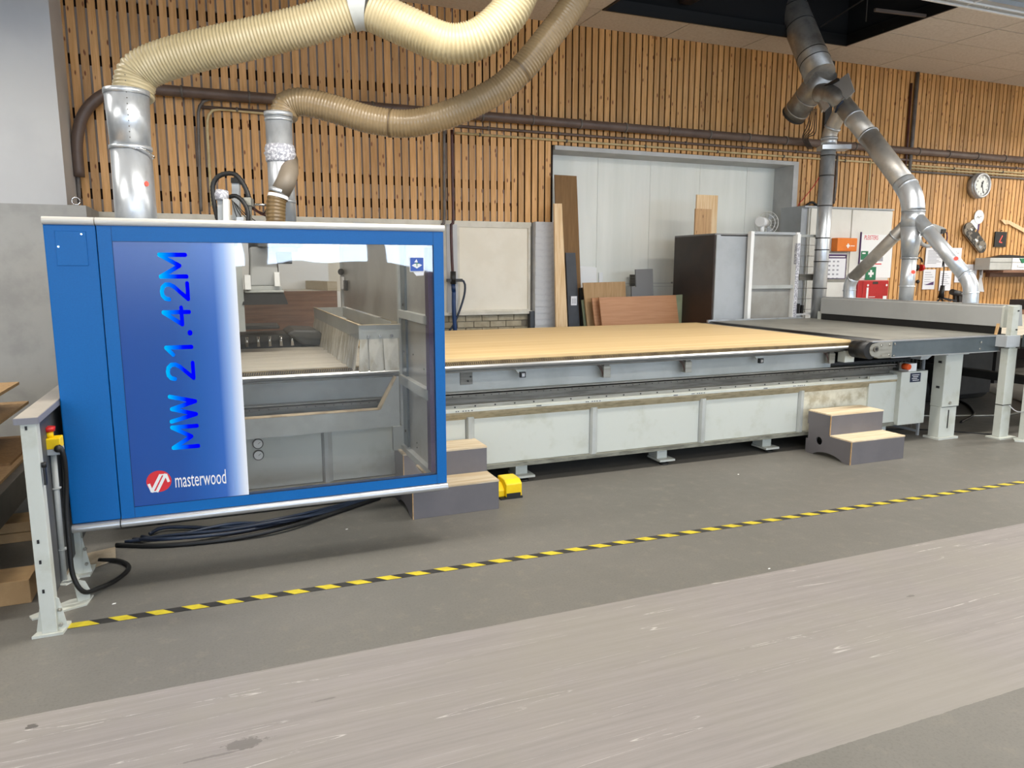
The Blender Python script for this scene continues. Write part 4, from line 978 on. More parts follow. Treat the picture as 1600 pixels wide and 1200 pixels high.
G('air_hose', MB().rings(spline(wl([(720, 437), (726, 442), (726, 458), (720, 480), (710, 505), (700, 520)], WY-.10), .04), .013, 8), 'cable_navy', 'thin dark hose looping to the right of the red pipe', 'hose')
pipe('conduit', 'brown vertical pipe pair on the wall above the right duct branch', [at(1424, 130, Y=WY-.05), at(1417, 232, Y=WY-.05), at(1412, 290, Y=WY-.05)], .018, 'copper_dark')
pipe('conduit', 'grey vertical pipe on the wall above the right duct branch', [at(1434, 113, Y=WY-.06), at(1425, 225, Y=WY-.06), at(1419, 285, Y=WY-.06)], .026, 'grey_pipe')
pipe('conduit', 'short cream pipe dropping from the wall pipes to the white cabinet', [at(1360, 250, Y=WY-.05), at(1357, 316, Y=WY-.05), at(1358, 326, Y=WY-.05)], .012, 'cream_pipe')
pipe('conduit', 'dark pipe dropping beside the tall vertical duct', [at(1308, 240, Y=WY-.05), at(1306, 290, Y=WY-.05), at(1302, 318, Y=WY-.05)], .02, 'grey_pipe')
G('red_cable', MB().rings(spline(wl([(1283, 272), (1272, 290), (1256, 310), (1247, 322), (1246, 345)], WY-.06), .04), .006, 6), 'red', 'thin red cable drooping across the slats beside the cabinet', 'cable')
G('black_cable', MB().rings(spline(wl([(1247, 370), (1247, 340), (1252, 328), (1268, 316), (1275, 320), (1290, 322)], WY-.08), .04), .018, 8), 'black', 'black cable bundle at the top left corner of the white cabinet', 'cable')
# white sheet-metal trunking at the ceiling
tk = T('cable_trunking', 'white metal trunking hanging below the ceiling at the top right corner', 'trunking', (8, 5.3, 3.95))
P('body', MB().box(5.2, 12.5, 4.95, 5.10, 3.94, 4.02).box(5.2, 12.5, 4.55, 4.95, 3.98, 4.02), 'locker_grey', tk)
P('lip', MB().box(5.2, 12.5, 5.10, 5.12, 3.92, 4.04).box(5.2, 12.5, 5.02, 5.03, 3.925, 3.94), 'white', tk)
P('joint', box(6.55, 6.56, 4.56, 5.11, 3.93, 3.98), 'white', tk)
for x in (5.6, 8.2, 11.): P('hanger', MB().cyl((x, 4.9, 4.02), (x, 4.9, 4.40), .006, seg=6), 'dark_steel', tk)
dt = MB()
for i in range(5): dt.cyl((6.62+i*.05, 5.03+i*.01, 3.941), (6.62+i*.05, 5.03+i*.01, 3.935), .008, seg=8)
P('holes', dt, 'white', tk, kind='stuff')

# ================================================================== boards, cupboards and panels behind the bed
def board(label, quad, Y, th, m, cat='board', name='leaning_board', group='boards leaning by the cream door', zlow=0.02, lean=.0):
    """quad: top-left, top-right pixel corners and x of sides lower down; made vertical-ish at depth Y, standing on the floor"""
    (tlx, tly), (trx, try_), (blx, bly), (brx, bry) = quad
    c = [at(tlx, tly, Y=Y+lean), at(trx, try_, Y=Y+lean), at(brx, bry, Y=Y), at(blx, bly, Y=Y)]
    def ext(t, b): d = (b-t); k_ = (t.z-zlow)/(t.z-b.z); return t+d*k_
    br = ext(c[1], c[2]); bl_ = ext(c[0], c[3])
    return G(name, MB().prism([c[0], c[1], br, bl_], (0, th, 0)), m, label, cat, group)
board('tall dark brown hardboard sheet leaning behind the pale board', ((867, 273), (901, 275), (872, 512), (910, 510)), 8.12, .02, 'mdf_brown')
board('narrow pale wood board leaning against the white brick pier', ((866, 318), (878, 318), (869, 513), (887, 513)), 7.98, .03, 'ply_board')
b_ = board('narrow charcoal board with a small white label', ((884, 395), (899, 395), (889, 512), (906, 511)), 8.02, .02, 'charcoal')
lp = at(896, 470, Y=8.01); P('paper_label', box(lp.x-.035, lp.x+.045, 8.005, 8.012, lp.z-.055, lp.z+.055), 'paper', b_)
wv = MB()
for k in range(4): wv.box(lp.x-.02+k*.015, lp.x-.015+k*.015, 8.003, 8.005, lp.z-.035, lp.z+.03)
P('print', wv, 'ink_light', b_)
board('thin dark strip board beside the charcoal board', ((905, 450), (912, 449), (908, 512), (916, 512)), 8.05, .02, 'dark_steel')
board('thin green-grey glass edge strip beside the tan board', ((909, 469), (913, 468), (913, 512), (918, 512)), 7.95, .02, 'green_board')
board('notched white panel leaning behind the tan board', ((906, 415), (932, 418), (906, 460), (933, 460)), 8.3, .02, 'white')
board('narrow white strip beside the notched white panel', ((936, 426), (942, 426), (936, 450), (942, 450)), 8.35, .02, 'white')
board('tan hardboard with pencil marks in front of the white panel', ((911, 442), (977, 440), (918, 510), (980, 508)), 7.9, .02, 'hardboard')
board('second reddish-brown panel edge just left of the front one', ((925, 466), (940, 465), (930, 510), (945, 509)), 7.80, .02, 'cherry_board')
board('wide reddish-brown front panel leaning lowest in the row', ((936, 465), (1056, 461), (941, 510), (1061, 506)), 7.72, .02, 'cherry_board')
board('narrow olive green panel at the right end of the reddish panel', ((1056, 461), (1071, 460), (1060, 506), (1074, 504)), 7.74, .02, 'green_board')
gq = [(993, 421), (1020, 420), (1021, 465), (987, 465), (987, 448), (994, 448)]
G('leaning_board', MB().prism([at(*p, Y=8.1) for p in gq[:3]]+[Vector((at(1021, 560, Y=8.1).x, 8.1, .02)), Vector((at(987, 560, Y=8.1).x, 8.1, .02))]+[at(*p, Y=8.1) for p in gq[4:]], (0, .02, 0)), 'grey_board', 'notched mid grey panel standing behind the reddish panel', 'board', 'boards leaning by the cream door')
G('wall_socket_plate', MB().prism([at(*p, Y=8.5) for p in ((985, 429), (994, 429), (994, 447), (985, 447))], (0, .02, 0)), 'rail_dark', 'small dark metal plate beside the notched grey panel', 'plate')

cbx0 = at(1067, 371, Y=7.9).x
bc = T('brown_cupboard', 'tall dark brown cupboard with a pale front edge', 'cupboard', (5.6, 7.5, 0))
ztop = at(1116, 368, Y=7.3).z
xa = at(1116, 430, Y=7.15).x
P('side', box(xa-.02, xa, 7.15, 7.95, .0, ztop), 'dark_brown', bc)
P('carcass', box(xa, xa+1.22, 7.17, 7.95, 0, ztop-.006), 'dark_brown', bc)
P('front_edge', box(xa-.0, xa+.055, 7.13, 7.15, 0, ztop), 'locker_grey', bc)
P('back_panel', box(xa+.055, xa+.50, 7.135, 7.17, 0, ztop-.012), 'locker_grey', bc, 'pale blue-grey panel')
P('top', box(xa-.02, xa+1.24, 7.14, 7.95, ztop, ztop+.018), 'grey_board', bc)
gp = T('metal_frame_panel', 'grey sheet panel in a pale metal frame right of the brown cupboard', 'panel', (6.3, 7.1, 0))
x0g = at(1170, 440, Y=7.08).x; x1g = at(1241, 440, Y=7.08).x; zg = at(1200, 365, Y=7.08).z; zm = at(1200, 447, Y=7.08).z
P('sheet', box(x0g, x1g, 7.10, 7.115, .05, zg), 'sheet_grey', gp)
for a, b in ((x0g-.03, x0g+.015), (x1g-.04, x1g+.01)): P('frame_post', box(a, b, 7.04, 7.10, 0, zg+.02), 'white', gp)
P('frame_rail', box(x0g, x1g, 7.06, 7.10, zg-.01, zg+.02), 'locker_grey', gp); P('frame_rail', box(x0g, x1g, 7.05, 7.10, zm-.03, zm+.01), 'frame_grey', gp)
P('angle', MB().box(x0g+.015, x0g+.06, 7.08, 7.10, zg-.16, zg-.02), 'frame_grey', gp)
for i, (a, b, c, d, m, lb_) in enumerate(((1089, 304, 1122, 'x', 'ply_board', 'taller pale plywood offcut standing on the brown cupboard'), (1087, 326, 1112, 'x', 'oak', 'shorter knotty wood offcut standing on the brown cupboard'))):
    Yb = 7.75-.1*i; p0 = at(a, b, Y=Yb); p1_ = at(c, b, Y=Yb)
    G('wood_offcut', box(p0.x, p1_.x, Yb, Yb+.02, ztop+.018, p0.z), m, lb_, 'board', 'wood offcuts on the cupboard')
fn_ = T('desk_fan', 'white desk fan standing on the cupboards', 'fan', at(1190, 366, Y=7.5))
fb = at(1190, 366, Y=7.5); zf = ztop+.018
P('foot', MB().cyl((fb.x, 7.5, zf), (fb.x, 7.5, zf+.03), .075, .05), 'white', fn_); P('stem', MB().cyl((fb.x, 7.5, zf+.03), (fb.x, 7.5, zf+.12), .03), 'white', fn_)
P('motor', MB().cyl((fb.x-.07, 7.46, zf+.17), (fb.x+.07, 7.54, zf+.17), .06), 'white', fn_)
cg = Vector((fb.x+.13, 7.575, zf+.16)); ax = Vector((.866, .5, 0)); u_ = Vector((-.5, .866, 0)); cage = MB()
for rr in (.15, .11, .06): cage.rings([cg+(u_*math.cos(a)+Vector((0, 0, 1))*math.sin(a))*rr for a in [i*math.pi/12 for i in range(25)]], .0035, 6, caps=False)
for i in range(16): a = i*math.pi/8; cage.cyl(cg+ax*.02, cg+(u_*math.cos(a)+Vector((0, 0, 1))*math.sin(a))*.15, .002, seg=4, caps=False)
P('guard', cage, 'white', fn_)
for i in range(3):
    a = i*2.094; d_ = u_*math.cos(a)+Vector((0, 0, 1))*math.sin(a); e_ = ax.cross(d_); P('blade', MB().prism([cg+d_*.03, cg+d_*.12+e_*.05, cg+d_*.12-e_*.03], ax*.004), 'locker_grey', fn_)
# mesh fence panel with white posts
mp_ = T('mesh_fence_panel', 'white framed wire mesh panel standing beside the tall vertical duct', 'mesh panel', (7.0, 7.1, 0))
YF = 7.05
def fpost(xt, yt, xb, yb, wd, m='white'):
    a = at(xt, yt, Y=YF); b = at(xb, yb, Y=YF); k_ = (a.z-0.01)/(a.z-b.z); P('post', MB().bar(a, a+(b-a)*k_, wd, wd), m, mp_, None, .002)
fpost(1247, 366, 1238, 495, .05); fpost(1283, 360, 1273, 495, .05)
a = at(1247, 367, Y=YF); b = at(1283, 362, Y=YF)
xl, xr = a.x+.02, b.x-.02; zt_, zb_ = a.z, .35
P('rail', MB().bar((xl, YF, a.z-.01), (xr, YF, a.z-.01), .03, .03), 'frame_grey', mp_); P('rail', MB().bar((xl, YF, .99), (xr, YF, .99), .03, .03), 'white', mp_)
wr = MB(); n = int((xr-xl)/.022)
for i in range(n+1): wr.cyl((xl+i*.022, YF, zb_), (xl+i*.022, YF, zt_), .0018, seg=4, caps=False)
for i in range(10): wr.cyl((xl, YF, zt_-.12-i*.13), (xr, YF, zt_-.12-i*.13), .003, seg=5, caps=False)
P('mesh_wires', wr, 'rail_dark', mp_, kind='stuff')
P('cable_duct', MB().box(xl-.05, xl+.0, YF-.03, YF+.01, .9, zt_-.1), 'wrap', mp_)
P('grey_tag', box(xl+.02, xr-.05, YF-.02, YF, at(1260, 438, Y=YF).z, at(1260, 428, Y=YF).z), 'rail_dark', mp_)
P('cable_clip', MB().box(xl+.0, xl+.03, YF-.05, YF-.02, 1.0, 1.12).box(xl+.06, xl+.09, YF-.05, YF-.02, 1.0, 1.1), 'black', mp_)

# white cabinet with first aid gear
YC = 7.78
wc = T('tall_cabinet', 'tall white double cabinet standing against the slatted wall', 'cabinet', (8.2, 8.0, 0))
zt2 = at(1340, 327, Y=YC).z; xL = at(1268, 327, Y=YC).x; xM = at(1332, 327, Y=YC).x; xR = at(1396, 327, Y=YC).x; xS = xL-.03
P('carcass', box(xL-.02, xR, YC+.02, WY-.03, 0, zt2), 'locker_white', wc)
P('side_frame', MB().box(xL-.12, xL-.02, YC+.05, WY-.03, 0, zt2), 'locker_grey', wc)
P('door', box(xL, xM-.012, YC, YC+.02, .05, zt2-.01), 'locker_white', wc, None, .003); P('door', box(xM+.012, xR-.005, YC, YC+.02, .05, zt2-.01), 'locker_white', wc, None, .003)
P('top', box(xL-.12, xR+.005, YC-.01, WY-.03, zt2, zt2+.02), 'locker_grey', wc)
def on(px, py, Y): return at(px, py, Y=Y)
a = on(1301, 373, YC-.02); b = on(1329, 392, YC-.02)
q = T('plaster_dispenser', 'orange plaster dispenser box with white cross on the cabinet door', 'first aid box', ((a.x+b.x)/2, YC-.05, b.z))
P('box', box(a.x, b.x+.02, YC-.11, YC, b.z-.01, a.z+.01), 'orange', q, None, .01)
cx_, cz_ = a.x+.19, (a.z+b.z)/2-.015; P('cross', MB().box(cx_-.03, cx_+.03, YC-.113, YC-.110, cz_-.011, cz_+.011).box(cx_-.011, cx_+.011, YC-.113, YC-.110, cz_-.03, cz_-.011).box(cx_-.011, cx_+.011, YC-.113, YC-.110, cz_+.011, cz_+.03), 'white', q)
P('text_line', box(cx_+.045, cx_+.12, YC-.1125, YC-.1105, cz_-.006, cz_+.004), 'cream_panel', q)
a = on(1293, 395, YC-.01); b = on(1320, 438, YC-.01)
q = T('safety_poster', 'framed poster of small pictograms below the orange box', 'poster', ((a.x+b.x)/2, YC, b.z))
P('frame', box(a.x-.02, b.x+.02, YC-.012, YC, b.z-.02, a.z+.02), 'rail_steel', q, None, .002)
P('sheet', box(a.x+.01, b.x-.0, YC-.014, YC-.012, b.z+.02, a.z-.005), 'paper', q)
P('border', MB().box(a.x+.01, b.x, YC-.0155, YC-.014, a.z-.075, a.z-.02).box(b.x-.012, b.x, YC-.0155, YC-.014, b.z+.02, a.z-.02).box(a.x+.01, b.x, YC-.0155, YC-.014, b.z+.02, b.z+.03), 'purple', q, 'maroon title band and border')
wv = MB()
for r in range(5):
    for c in range(3): x_, z_ = a.x+.045+c*.075, a.z-.115-r*.058; wv.box(x_-.018, x_+.018, YC-.0155, YC-.014, z_-.012, z_+.01)
P('pictograms', wv, 'ink_light', q, kind='stuff'); P('title_line', box(a.x+.03, b.x-.03, YC-.017, YC-.0155, a.z-.058, a.z-.044), 'white', q)
# notice panel on right door
a = on(1346, 366, YC-.01); b = on(1391, 434, YC-.01)
q = T('first_aid_notice', 'white notice panel headed PLEISTERS on the right cabinet door', 'notice', ((a.x+b.x)/2, YC, b.z))
P('sheet', box(a.x, b.x, YC-.008, YC, b.z, a.z), 'white', q)
P('edge_strip', box(a.x-.012, a.x, YC-.02, YC, b.z+.12, a.z+.03), 'purple', q)
text('lettering', 'PLEISTERS', .088, 'logo_red', (a.x+.19, YC-.009, a.z-.045), (1, 0, 0), (0, 0, 1), q, 'red PLEISTERS heading', sx=.68)
gz = on(1350, 398, YC).z
P('green_sign', box(a.x+.02, a.x+.15, YC-.012, YC-.008, gz-.07, gz+.05), 'sign_green', q, 'small green sign'); P('green_sign_text', box(a.x+.04, a.x+.10, YC-.0135, YC-.012, gz+.01, gz+.03), 'white', q)
P('text_line', box(a.x+.28, a.x+.42, YC-.0095, YC-.008, gz-.135, gz-.12), 'logo_red', q)
P('text_smudge', box(a.x+.30, a.x+.44, YC-.0095, YC-.008, gz-.09, gz-.03), 'ink_light', q)
a = on(1353, 417, YC-.01); b = on(1367, 440, YC-.01)
q = T('first_aid_sign', 'green sign with white cross above the red case', 'sign', ((a.x+b.x)/2, YC, b.z))
P('plate', box(a.x, b.x, YC-.016, YC-.012, b.z, a.z), 'sign_green', q)
cx_, cz_ = (a.x+b.x)/2, (a.z+b.z)/2+.01; P('cross', MB().box(cx_-.05, cx_+.05, YC-.019, YC-.016, cz_-.017, cz_+.017).box(cx_-.017, cx_+.017, YC-.019, YC-.016, cz_-.05, cz_-.017).box(cx_-.017, cx_+.017, YC-.019, YC-.016, cz_+.017, cz_+.05), 'white', q)
a = on(1341, 438, YC-.14); b = on(1387, 470, YC-.14)
q = T('first_aid_case', 'red first aid case on the cabinet door behind the ducts', 'first aid box', ((a.x+b.x)/2, YC-.07, b.z-.03))
P('case', box(a.x, b.x, YC-.14, YC-.001, b.z-.03, a.z), 'red_case', q, None, .012)
P('lid_seam', box(a.x+.09, a.x+.092, YC-.1415, YC-.14, b.z-.02, a.z-.01), 'black', q)
mx_ = (a.x+b.x)/2; P('handle_recess', box(mx_-.02, mx_+.08, YC-.142, YC-.14, a.z-.055, a.z-.02), 'dark_brown', q)
P('white_label', box(a.x+.165, a.x+.20, YC-.143, YC-.14, b.z-.03, a.z-.10), 'white', q); P('corner_label', box(b.x-.10, b.x-.03, YC-.143, YC-.14, b.z, b.z+.07), 'white', q)
for k in range(3): P('text_line', box(a.x+.215, a.x+.33, YC-.143, YC-.14, b.z+.0+k*.028, b.z+.008+k*.028), 'white', q)
for xk in (a.x+.185, b.x-.045): P('emblem', MB().cyl((xk, YC-.14, a.z-.07), (xk, YC-.143, a.z-.07), .016, seg=12), 'white', q)

# ================================================================== tool wall on the right
YT = WY-.03
cc = at(1532, 290, Y=8.14)
ck = T('wall_clock', 'round silver wall clock with white face on the slatted wall', 'clock', (cc.x, YT, cc.z-.2))
P('case', MB().cyl((cc.x, YT, cc.z), (cc.x, 8.12, cc.z), .195, .195, 40), 'alu', ck); 
ring = [Vector((cc.x+.172*math.cos(i*math.pi/20), 8.115, cc.z+.172*math.sin(i*math.pi/20))) for i in range(41)]
P('rim', MB().rings(ring, .022, 10, caps=False), 'alu', ck); P('face', MB().cyl((cc.x, 8.125, cc.z), (cc.x, 8.118, cc.z), .158, seg=36), 'clock_face', ck)
for h in range(1, 13):
    a = math.pi/2-h*math.pi/6; text('numeral', str(h), .048, 'ink', (cc.x+.125*math.cos(a), 8.117, cc.z+.125*math.sin(a)), (1, 0, 0), (0, 0, 1), ck)
P('hand', MB().bar((cc.x-.01, 8.114, cc.z+.05), (cc.x+.045, 8.114, cc.z-.115), .010, .004, up=(0, 1, 0)), 'black', ck, 'minute hand')
P('hand', MB().bar((cc.x+.02, 8.112, cc.z+.07), (cc.x-.01, 8.112, cc.z-.03), .016, .004, up=(0, 1, 0)), 'black', ck, 'hour hand')
P('hub', MB().cyl((cc.x, 8.116, cc.z), (cc.x, 8.108, cc.z), .012, seg=12), 'black', ck)
c1 = at(1529, 339, Y=YT)
q = T('round_sign', 'round white disc sign hung above the skateboard', 'sign', (c1.x, YT, c1.z-.1))
P('disc', MB().cyl((c1.x, YT, c1.z), (c1.x, YT-.012, c1.z), .108, seg=32), 'white', q); P('rear_disc', MB().cyl((c1.x-.10, YT, c1.z-.14), (c1.x-.10, YT-.006, c1.z-.14), .10, seg=32), 'white', q)
P('script_line', MB().rings(spline([(c1.x-.06, YT-.014, c1.z-.02), (c1.x-.03, YT-.014, c1.z+.01), (c1.x-.01, YT-.014, c1.z-.02), (c1.x+.02, YT-.014, c1.z+.005), (c1.x+.06, YT-.014, c1.z+.01)], .01), .003, 6), 'ink', q)
P('ribbon', MB().prism([(c1.x-.01, YT, c1.z-.12), (c1.x+.035, YT, c1.z-.10), (c1.x+.03, YT, c1.z-.2), (c1.x+.0, YT, c1.z-.24)], (0, -.008, 0)), 'purple', q)
s0 = at(1514, 358, Y=8.16); s1 = at(1535, 386, Y=8.16)
sk = T('skateboard', 'worn skateboard deck hanging at a slant on the slatted wall', 'skateboard', (s1.x, YT, s1.z-.1))
dxy = (s1-s0).normalized(); nrm = Vector((-dxy.z, 0, dxy.x)); pts = []
for i in range(11): a = math.pi/2+math.pi*i/10; pts.append(s0+dxy*(math.cos(a)*.10)+nrm*math.sin(a)*.105)
for i in range(11): a = -math.pi/2+math.pi*i/10; pts.append(s1+dxy*(math.cos(a)*.09)+nrm*math.sin(a)*.095)
P('deck', MB().prism(pts, (0, .02, 0)), 'skate', sk); P('deck_ply', MB().prism([p+Vector((0, .02, 0)) for p in pts], (0, .012, 0)), 'skate_edge', sk)
for (u1, v1, w1, h1, m) in ((.02, .02, .05, .03, 'white'), (.22, -.03, .07, .04, 'white'), (.37, -.05, .06, .05, 'locker_grey'), (.12, .06, .03, .06, 'ply_edge')):
    c_ = s0+dxy*u1+nrm*v1+Vector((0, -.001, 0)); P('sticker', MB().prism([c_, c_+dxy*w1, c_+dxy*w1+nrm*h1, c_+nrm*h1*.6], (0, -.002, 0)), m, sk)
a = at(1556, 362, Y=YT); b = at(1569, 386, Y=YT)
q = T('letter_plaque', 'small black plaque with a red angular L-shaped mark', 'plaque', ((a.x+b.x)/2, YT, b.z))
P('plate', box(a.x-.02, b.x+.02, YT-.012, YT, b.z, a.z), 'black', q)
mxx = (a.x+b.x)/2; P('mark', MB().bar((mxx+.03, YT-.014, a.z-.06), (mxx-.03, YT-.014, b.z+.08), .018, .003, up=(0, 1, 0)).bar((mxx-.035, YT-.0135, b.z+.08), (mxx+.035, YT-.0135, b.z+.07), .018, .003, up=(0, 1, 0)), 'coral', q)
P('hook', MB().cyl((mxx, YT, a.z+.02), (mxx, YT-.02, a.z+.02), .008, seg=8), 'black', q)
q = G('wooden_bracket', MB().prism([at(*p, Y=YT) for p in ((1562, 344), (1564, 343), (1576, 345), (1603, 359), (1603, 366), (1574, 350), (1569, 351))], (0, -.02, 0)), 'ply_board', 'pale wooden arm running down to the right edge of the wall', 'wood piece')
a = at(1541, 422, Y=YT); zsh = a.z
t = T('wall_shelf', 'brown wooden shelf carrying pale tool cases', 'shelf', (a.x+1, YT, zsh))
P('shelf_board', box(a.x-.06, a.x+2.6, 7.90, YT, zsh-.04, zsh), 'brown_ply', t); P('batten', box(a.x, a.x+2.6, 8.15, YT, zsh-.11, zsh-.04), 'brown_ply', t)
xs0 = at(1545, 410, Y=7.95).x
for i in range(3):
    x0_ = xs0+i*.52; t = T('tool_case', ('pale tool case with grey side at the left end of the shelf', 'pale tool case with green clasp second on the shelf', 'pale tool case beyond the green-clasped one on the shelf')[i], 'tool case', (x0_+.25, 8.05, zsh+.002), 'tool cases on the shelf')
    P('body', box(x0_, x0_+.50, 7.93, 8.18, zsh+.002, zsh+.19), 'systainer' if i == 0 else 'white', t, None, .008)
    P('lid_seam', box(x0_+.0, x0_+.50, 7.925, 7.93, zsh+.12, zsh+.126), 'rail_dark', t)
    if i: P('handle', box(x0_+.12, x0_+.3, 7.915, 7.93, zsh+.05, zsh+.08), 'white', t); P('clasp', MB().prism([(x0_+.15, 7.92, zsh+.185), (x0_+.33, 7.92, zsh+.185), (x0_+.26, 7.92, zsh+.11), (x0_+.22, 7.92, zsh+.11)], (0, .01, 0)), 'sign_green', t)
G('black_tray', MB().prism([(xs0+.10, 7.95, zsh+.192), (xs0+1.0, 7.95, zsh+.192), (xs0+.8, 7.95, zsh+.225), (xs0+.45, 7.95, zsh+.24)], (0, .15, 0)), 'black', 'flat black cover lying on the tool cases', 'cover')
def paper(label, quad, m='paper', lines=6, name='notice_sheet', extra=None):
    a = at(*quad[0], Y=YT); b = at(*quad[1], Y=YT)
    q = T(name, label, 'paper', ((a.x+b.x)/2, YT, b.z), 'papers pinned on the slatted wall')
    P('sheet', box(a.x, b.x, YT-.006, YT, b.z, a.z), m, q)
    w_ = b.x-a.x; h_ = a.z-b.z
    lm = MB()
    for i in range(lines): z_ = a.z-h_*(.15+.7*i/lines); lm.box(a.x+w_*.12, a.x+w_*(.6+.25*((i*7) % 3)/2), YT-.0075, YT-.006, z_-.004, z_+.004)
    P('text_lines', lm, 'ink_light', q, kind='stuff')
    if extra: P('printed_shape', MB().prism([(a.x+w_*.15, YT-.008, b.z+h_*.22), (a.x+w_*.9, YT-.008, b.z+h_*.22), (a.x+w_*.9, YT-.008, b.z+h_*.4)], (0, .001, 0)), extra, q)
    return q
paper('left half of the large printed sheet behind the duct branch', ((1447, 387), (1473, 418)), lines=10)
paper('right half of the large printed sheet behind the duct branch', ((1474, 387), (1500, 417)), lines=10)
paper('white sheet with dark wedge print left of the black stand', ((1443, 421), (1459, 452)), extra='purple')
paper('white clipboard sheet behind the black stand', ((1469, 423), (1484, 454)), lines=7)
paper('large white sheet behind the lower right duct elbow', ((1493, 413), (1524, 441)), lines=8)
q = T('putty_knife', 'large white spatula hanging on the slatted wall right of the duct', 'spatula', at(1530, 455, Y=YT))
P('blade', MB().prism([at(*p, Y=YT) for p in ((1530, 433), (1533, 433), (1537, 456), (1525, 455))], (0, -.008, 0)), 'white', q)
P('handle', MB().prism([at(*p, Y=YT) for p in ((1530, 434), (1534, 434), (1535, 420), (1533, 417), (1531, 419))], (0, -.014, 0)), 'white', q); P('slot', MB().prism([at(*p, Y=YT-.0145) for p in ((1532, 430), (1533.2, 430), (1533.8, 420), (1532.6, 420))], (0, -.002, 0)), 'black', q)
q = T('ear_defenders', 'black and red ear defenders hanging on the slats beside the middle duct', 'ear defenders', at(1436, 420, Y=YT))
e0 = at(1436, 410, Y=YT-.05)
P('headband', MB().rings([e0+Vector((math.cos(a)*.065, 0, math.sin(a)*.07)) for a in [i*math.pi/12 for i in range(13)]], .012, 8), 'black', q)
for sx_, m in ((-1, 'black'), (1, 'red')): P('ear_cup', MB().cyl(e0+Vector((sx_*.035, 0, -.08)), e0+Vector((sx_*.08, 0, -.08)), .05, seg=16), m, q)
P('hanging_keys', MB().sphere(at(1434, 440, Y=YT-.03), .03, 8).cyl(at(1434, 440, Y=YT-.03), at(1431, 462, Y=YT-.03), .006, seg=6), 'dark_steel', q)
q = T('tripod_stand', 'slim black stand on the workbench in front of the papers', 'stand', at(1472, 462, Y=8.0))
P('pole', MB().rings([at(1475, 362, Y=8.05), at(1475, 420, Y=8.02), at(1472, 450, Y=8.0)], .008, 8), 'black', q); P('sleeve', MB().cyl(at(1473, 446, Y=8.0), at(1470, 466, Y=8.0), .03, .045), 'black', q)
fm = at(1470, 468, Y=8.0)
for d_ in (-.2, -.08, .1, .22): P('leg', MB().bar(fm+Vector((0, 0, .03)), Vector((fm.x+d_, 7.9, fm.z-.02)), .02, .02), 'black', q)
q = T('cordless_drill', 'black clamp tool standing by the lower right duct elbow', 'tool', at(1492, 470, Y=8.0))
P('head', MB().cyl(at(1487, 456, Y=8.0), at(1504, 461, Y=8.0), .045, .05, 14), 'dark_steel', q); P('grip', MB().bar(at(1498, 460, Y=8.0), Vector((at(1499, 474, Y=8.0).x, 8.0, .901)), .07, .07), 'dark_steel', q); P('jaw', MB().bar(at(1492, 459, Y=8.0), at(1492, 474, Y=8.0), .035, .035), 'black', q)
q = T('wall_blower', 'grey wall lamp head with dark end behind the duct fork', 'lamp', at(1465, 355, Y=8.0))
P('arm', MB().prism([at(*p, Y=8.0) for p in ((1452, 349), (1462, 350), (1475, 355), (1479, 358), (1473, 366), (1462, 366))], (0, .12, 0)), 'hood_grey', q, None, .01); P('nozzle', MB().prism([at(*p, Y=7.985) for p in ((1472, 358), (1479, 358), (1478, 364), (1471, 365))], (0, .02, 0)), 'black', q)
P('cable', MB().rings(spline([at(1479, 363, Y=8.1), at(1480, 372, Y=8.15), at(1478, 382, Y=8.15)], .03), .008, 6), 'purple', q)
P('curved_back', MB().rings(spline([at(1437, 372, Y=8.05), at(1439, 380, Y=8.05), at(1446, 384, Y=8.05), at(1452, 384, Y=8.05)], .03), .03, 10), 'hood_grey', q)
P('wire', MB().rings(spline([at(1447, 378, Y=8.1), at(1438, 392, Y=8.1), at(1431, 406, Y=8.1)], .05), .007, 6), 'black', q)
# ================================================================== left foreground
gb = T('guard_rail', 'narrow barrier with grey laminate top and white posts left of the blue hood', 'barrier', (-.74, 3.8, 0))
P('top', box(-.787, -.703, 3.43, 4.50, .922, .950), 'laminate', gb, None, .002); P('top_edge', MB().box(-.788, -.702, 3.426, 3.43, .922, .948).box(-.703, -.701, 3.43, 4.5, .922, .948), 'laminate_edge', gb)
fpst = P('front_post', box(-.770, -.712, 3.44, 3.50, .01, .922), 'machine_white', gb, None, .003)
for z in (.905, .42, .33, .20): P('slot', box(-.752, -.744, 3.436, 3.441, z-.008, z+.008), 'black', fpst)
P('base_plate', MB().prism([(-.805, 3.425, 0), (-.690, 3.425, 0), (-.675, 3.53, 0), (-.765, 3.56, 0)], (0, 0, .012)), 'machine_white', fpst)
P('gusset', MB().prism([(-.712, 3.46, .012), (-.678, 3.47, .012), (-.700, 3.46, .15), (-.712, 3.46, .16)], (0, .006, 0)).prism([(-.795, 3.47, .012), (-.770, 3.46, .012), (-.770, 3.46, .14)], (0, .006, 0)), 'machine_white', fpst)
P('bolt', MB().cyl((-.700, 3.455, .035), (-.700, 3.445, .035), .008, seg=8).cyl((-.705, 3.46, .10), (-.695, 3.455, .10), .007, seg=8), 'rail_steel', fpst)
P('side_panel', box(-.765, -.735, 3.51, 4.45, .12, .92), 'dark_panel', gb)
rp = P('rear_post', box(-.760, -.706, 4.09, 4.15, .01, .922), 'machine_white', gb, None, .003)
P('base_plate', MB().prism([(-.78, 4.06, 0), (-.675, 4.06, 0), (-.665, 4.2, 0), (-.78, 4.2, 0)], (0, 0, .012)), 'machine_white', rp)
P('gusset', MB().prism([(-.706, 4.09, .012), (-.67, 4.10, .012), (-.70, 4.09, .2), (-.706, 4.09, .2)], (0, .006, 0)), 'machine_white', rp)
for z in (.14, .06): P('bolt', MB().cyl((-.69, 4.09, z), (-.69, 4.08, z), .008, seg=8), 'rail_steel', rp)
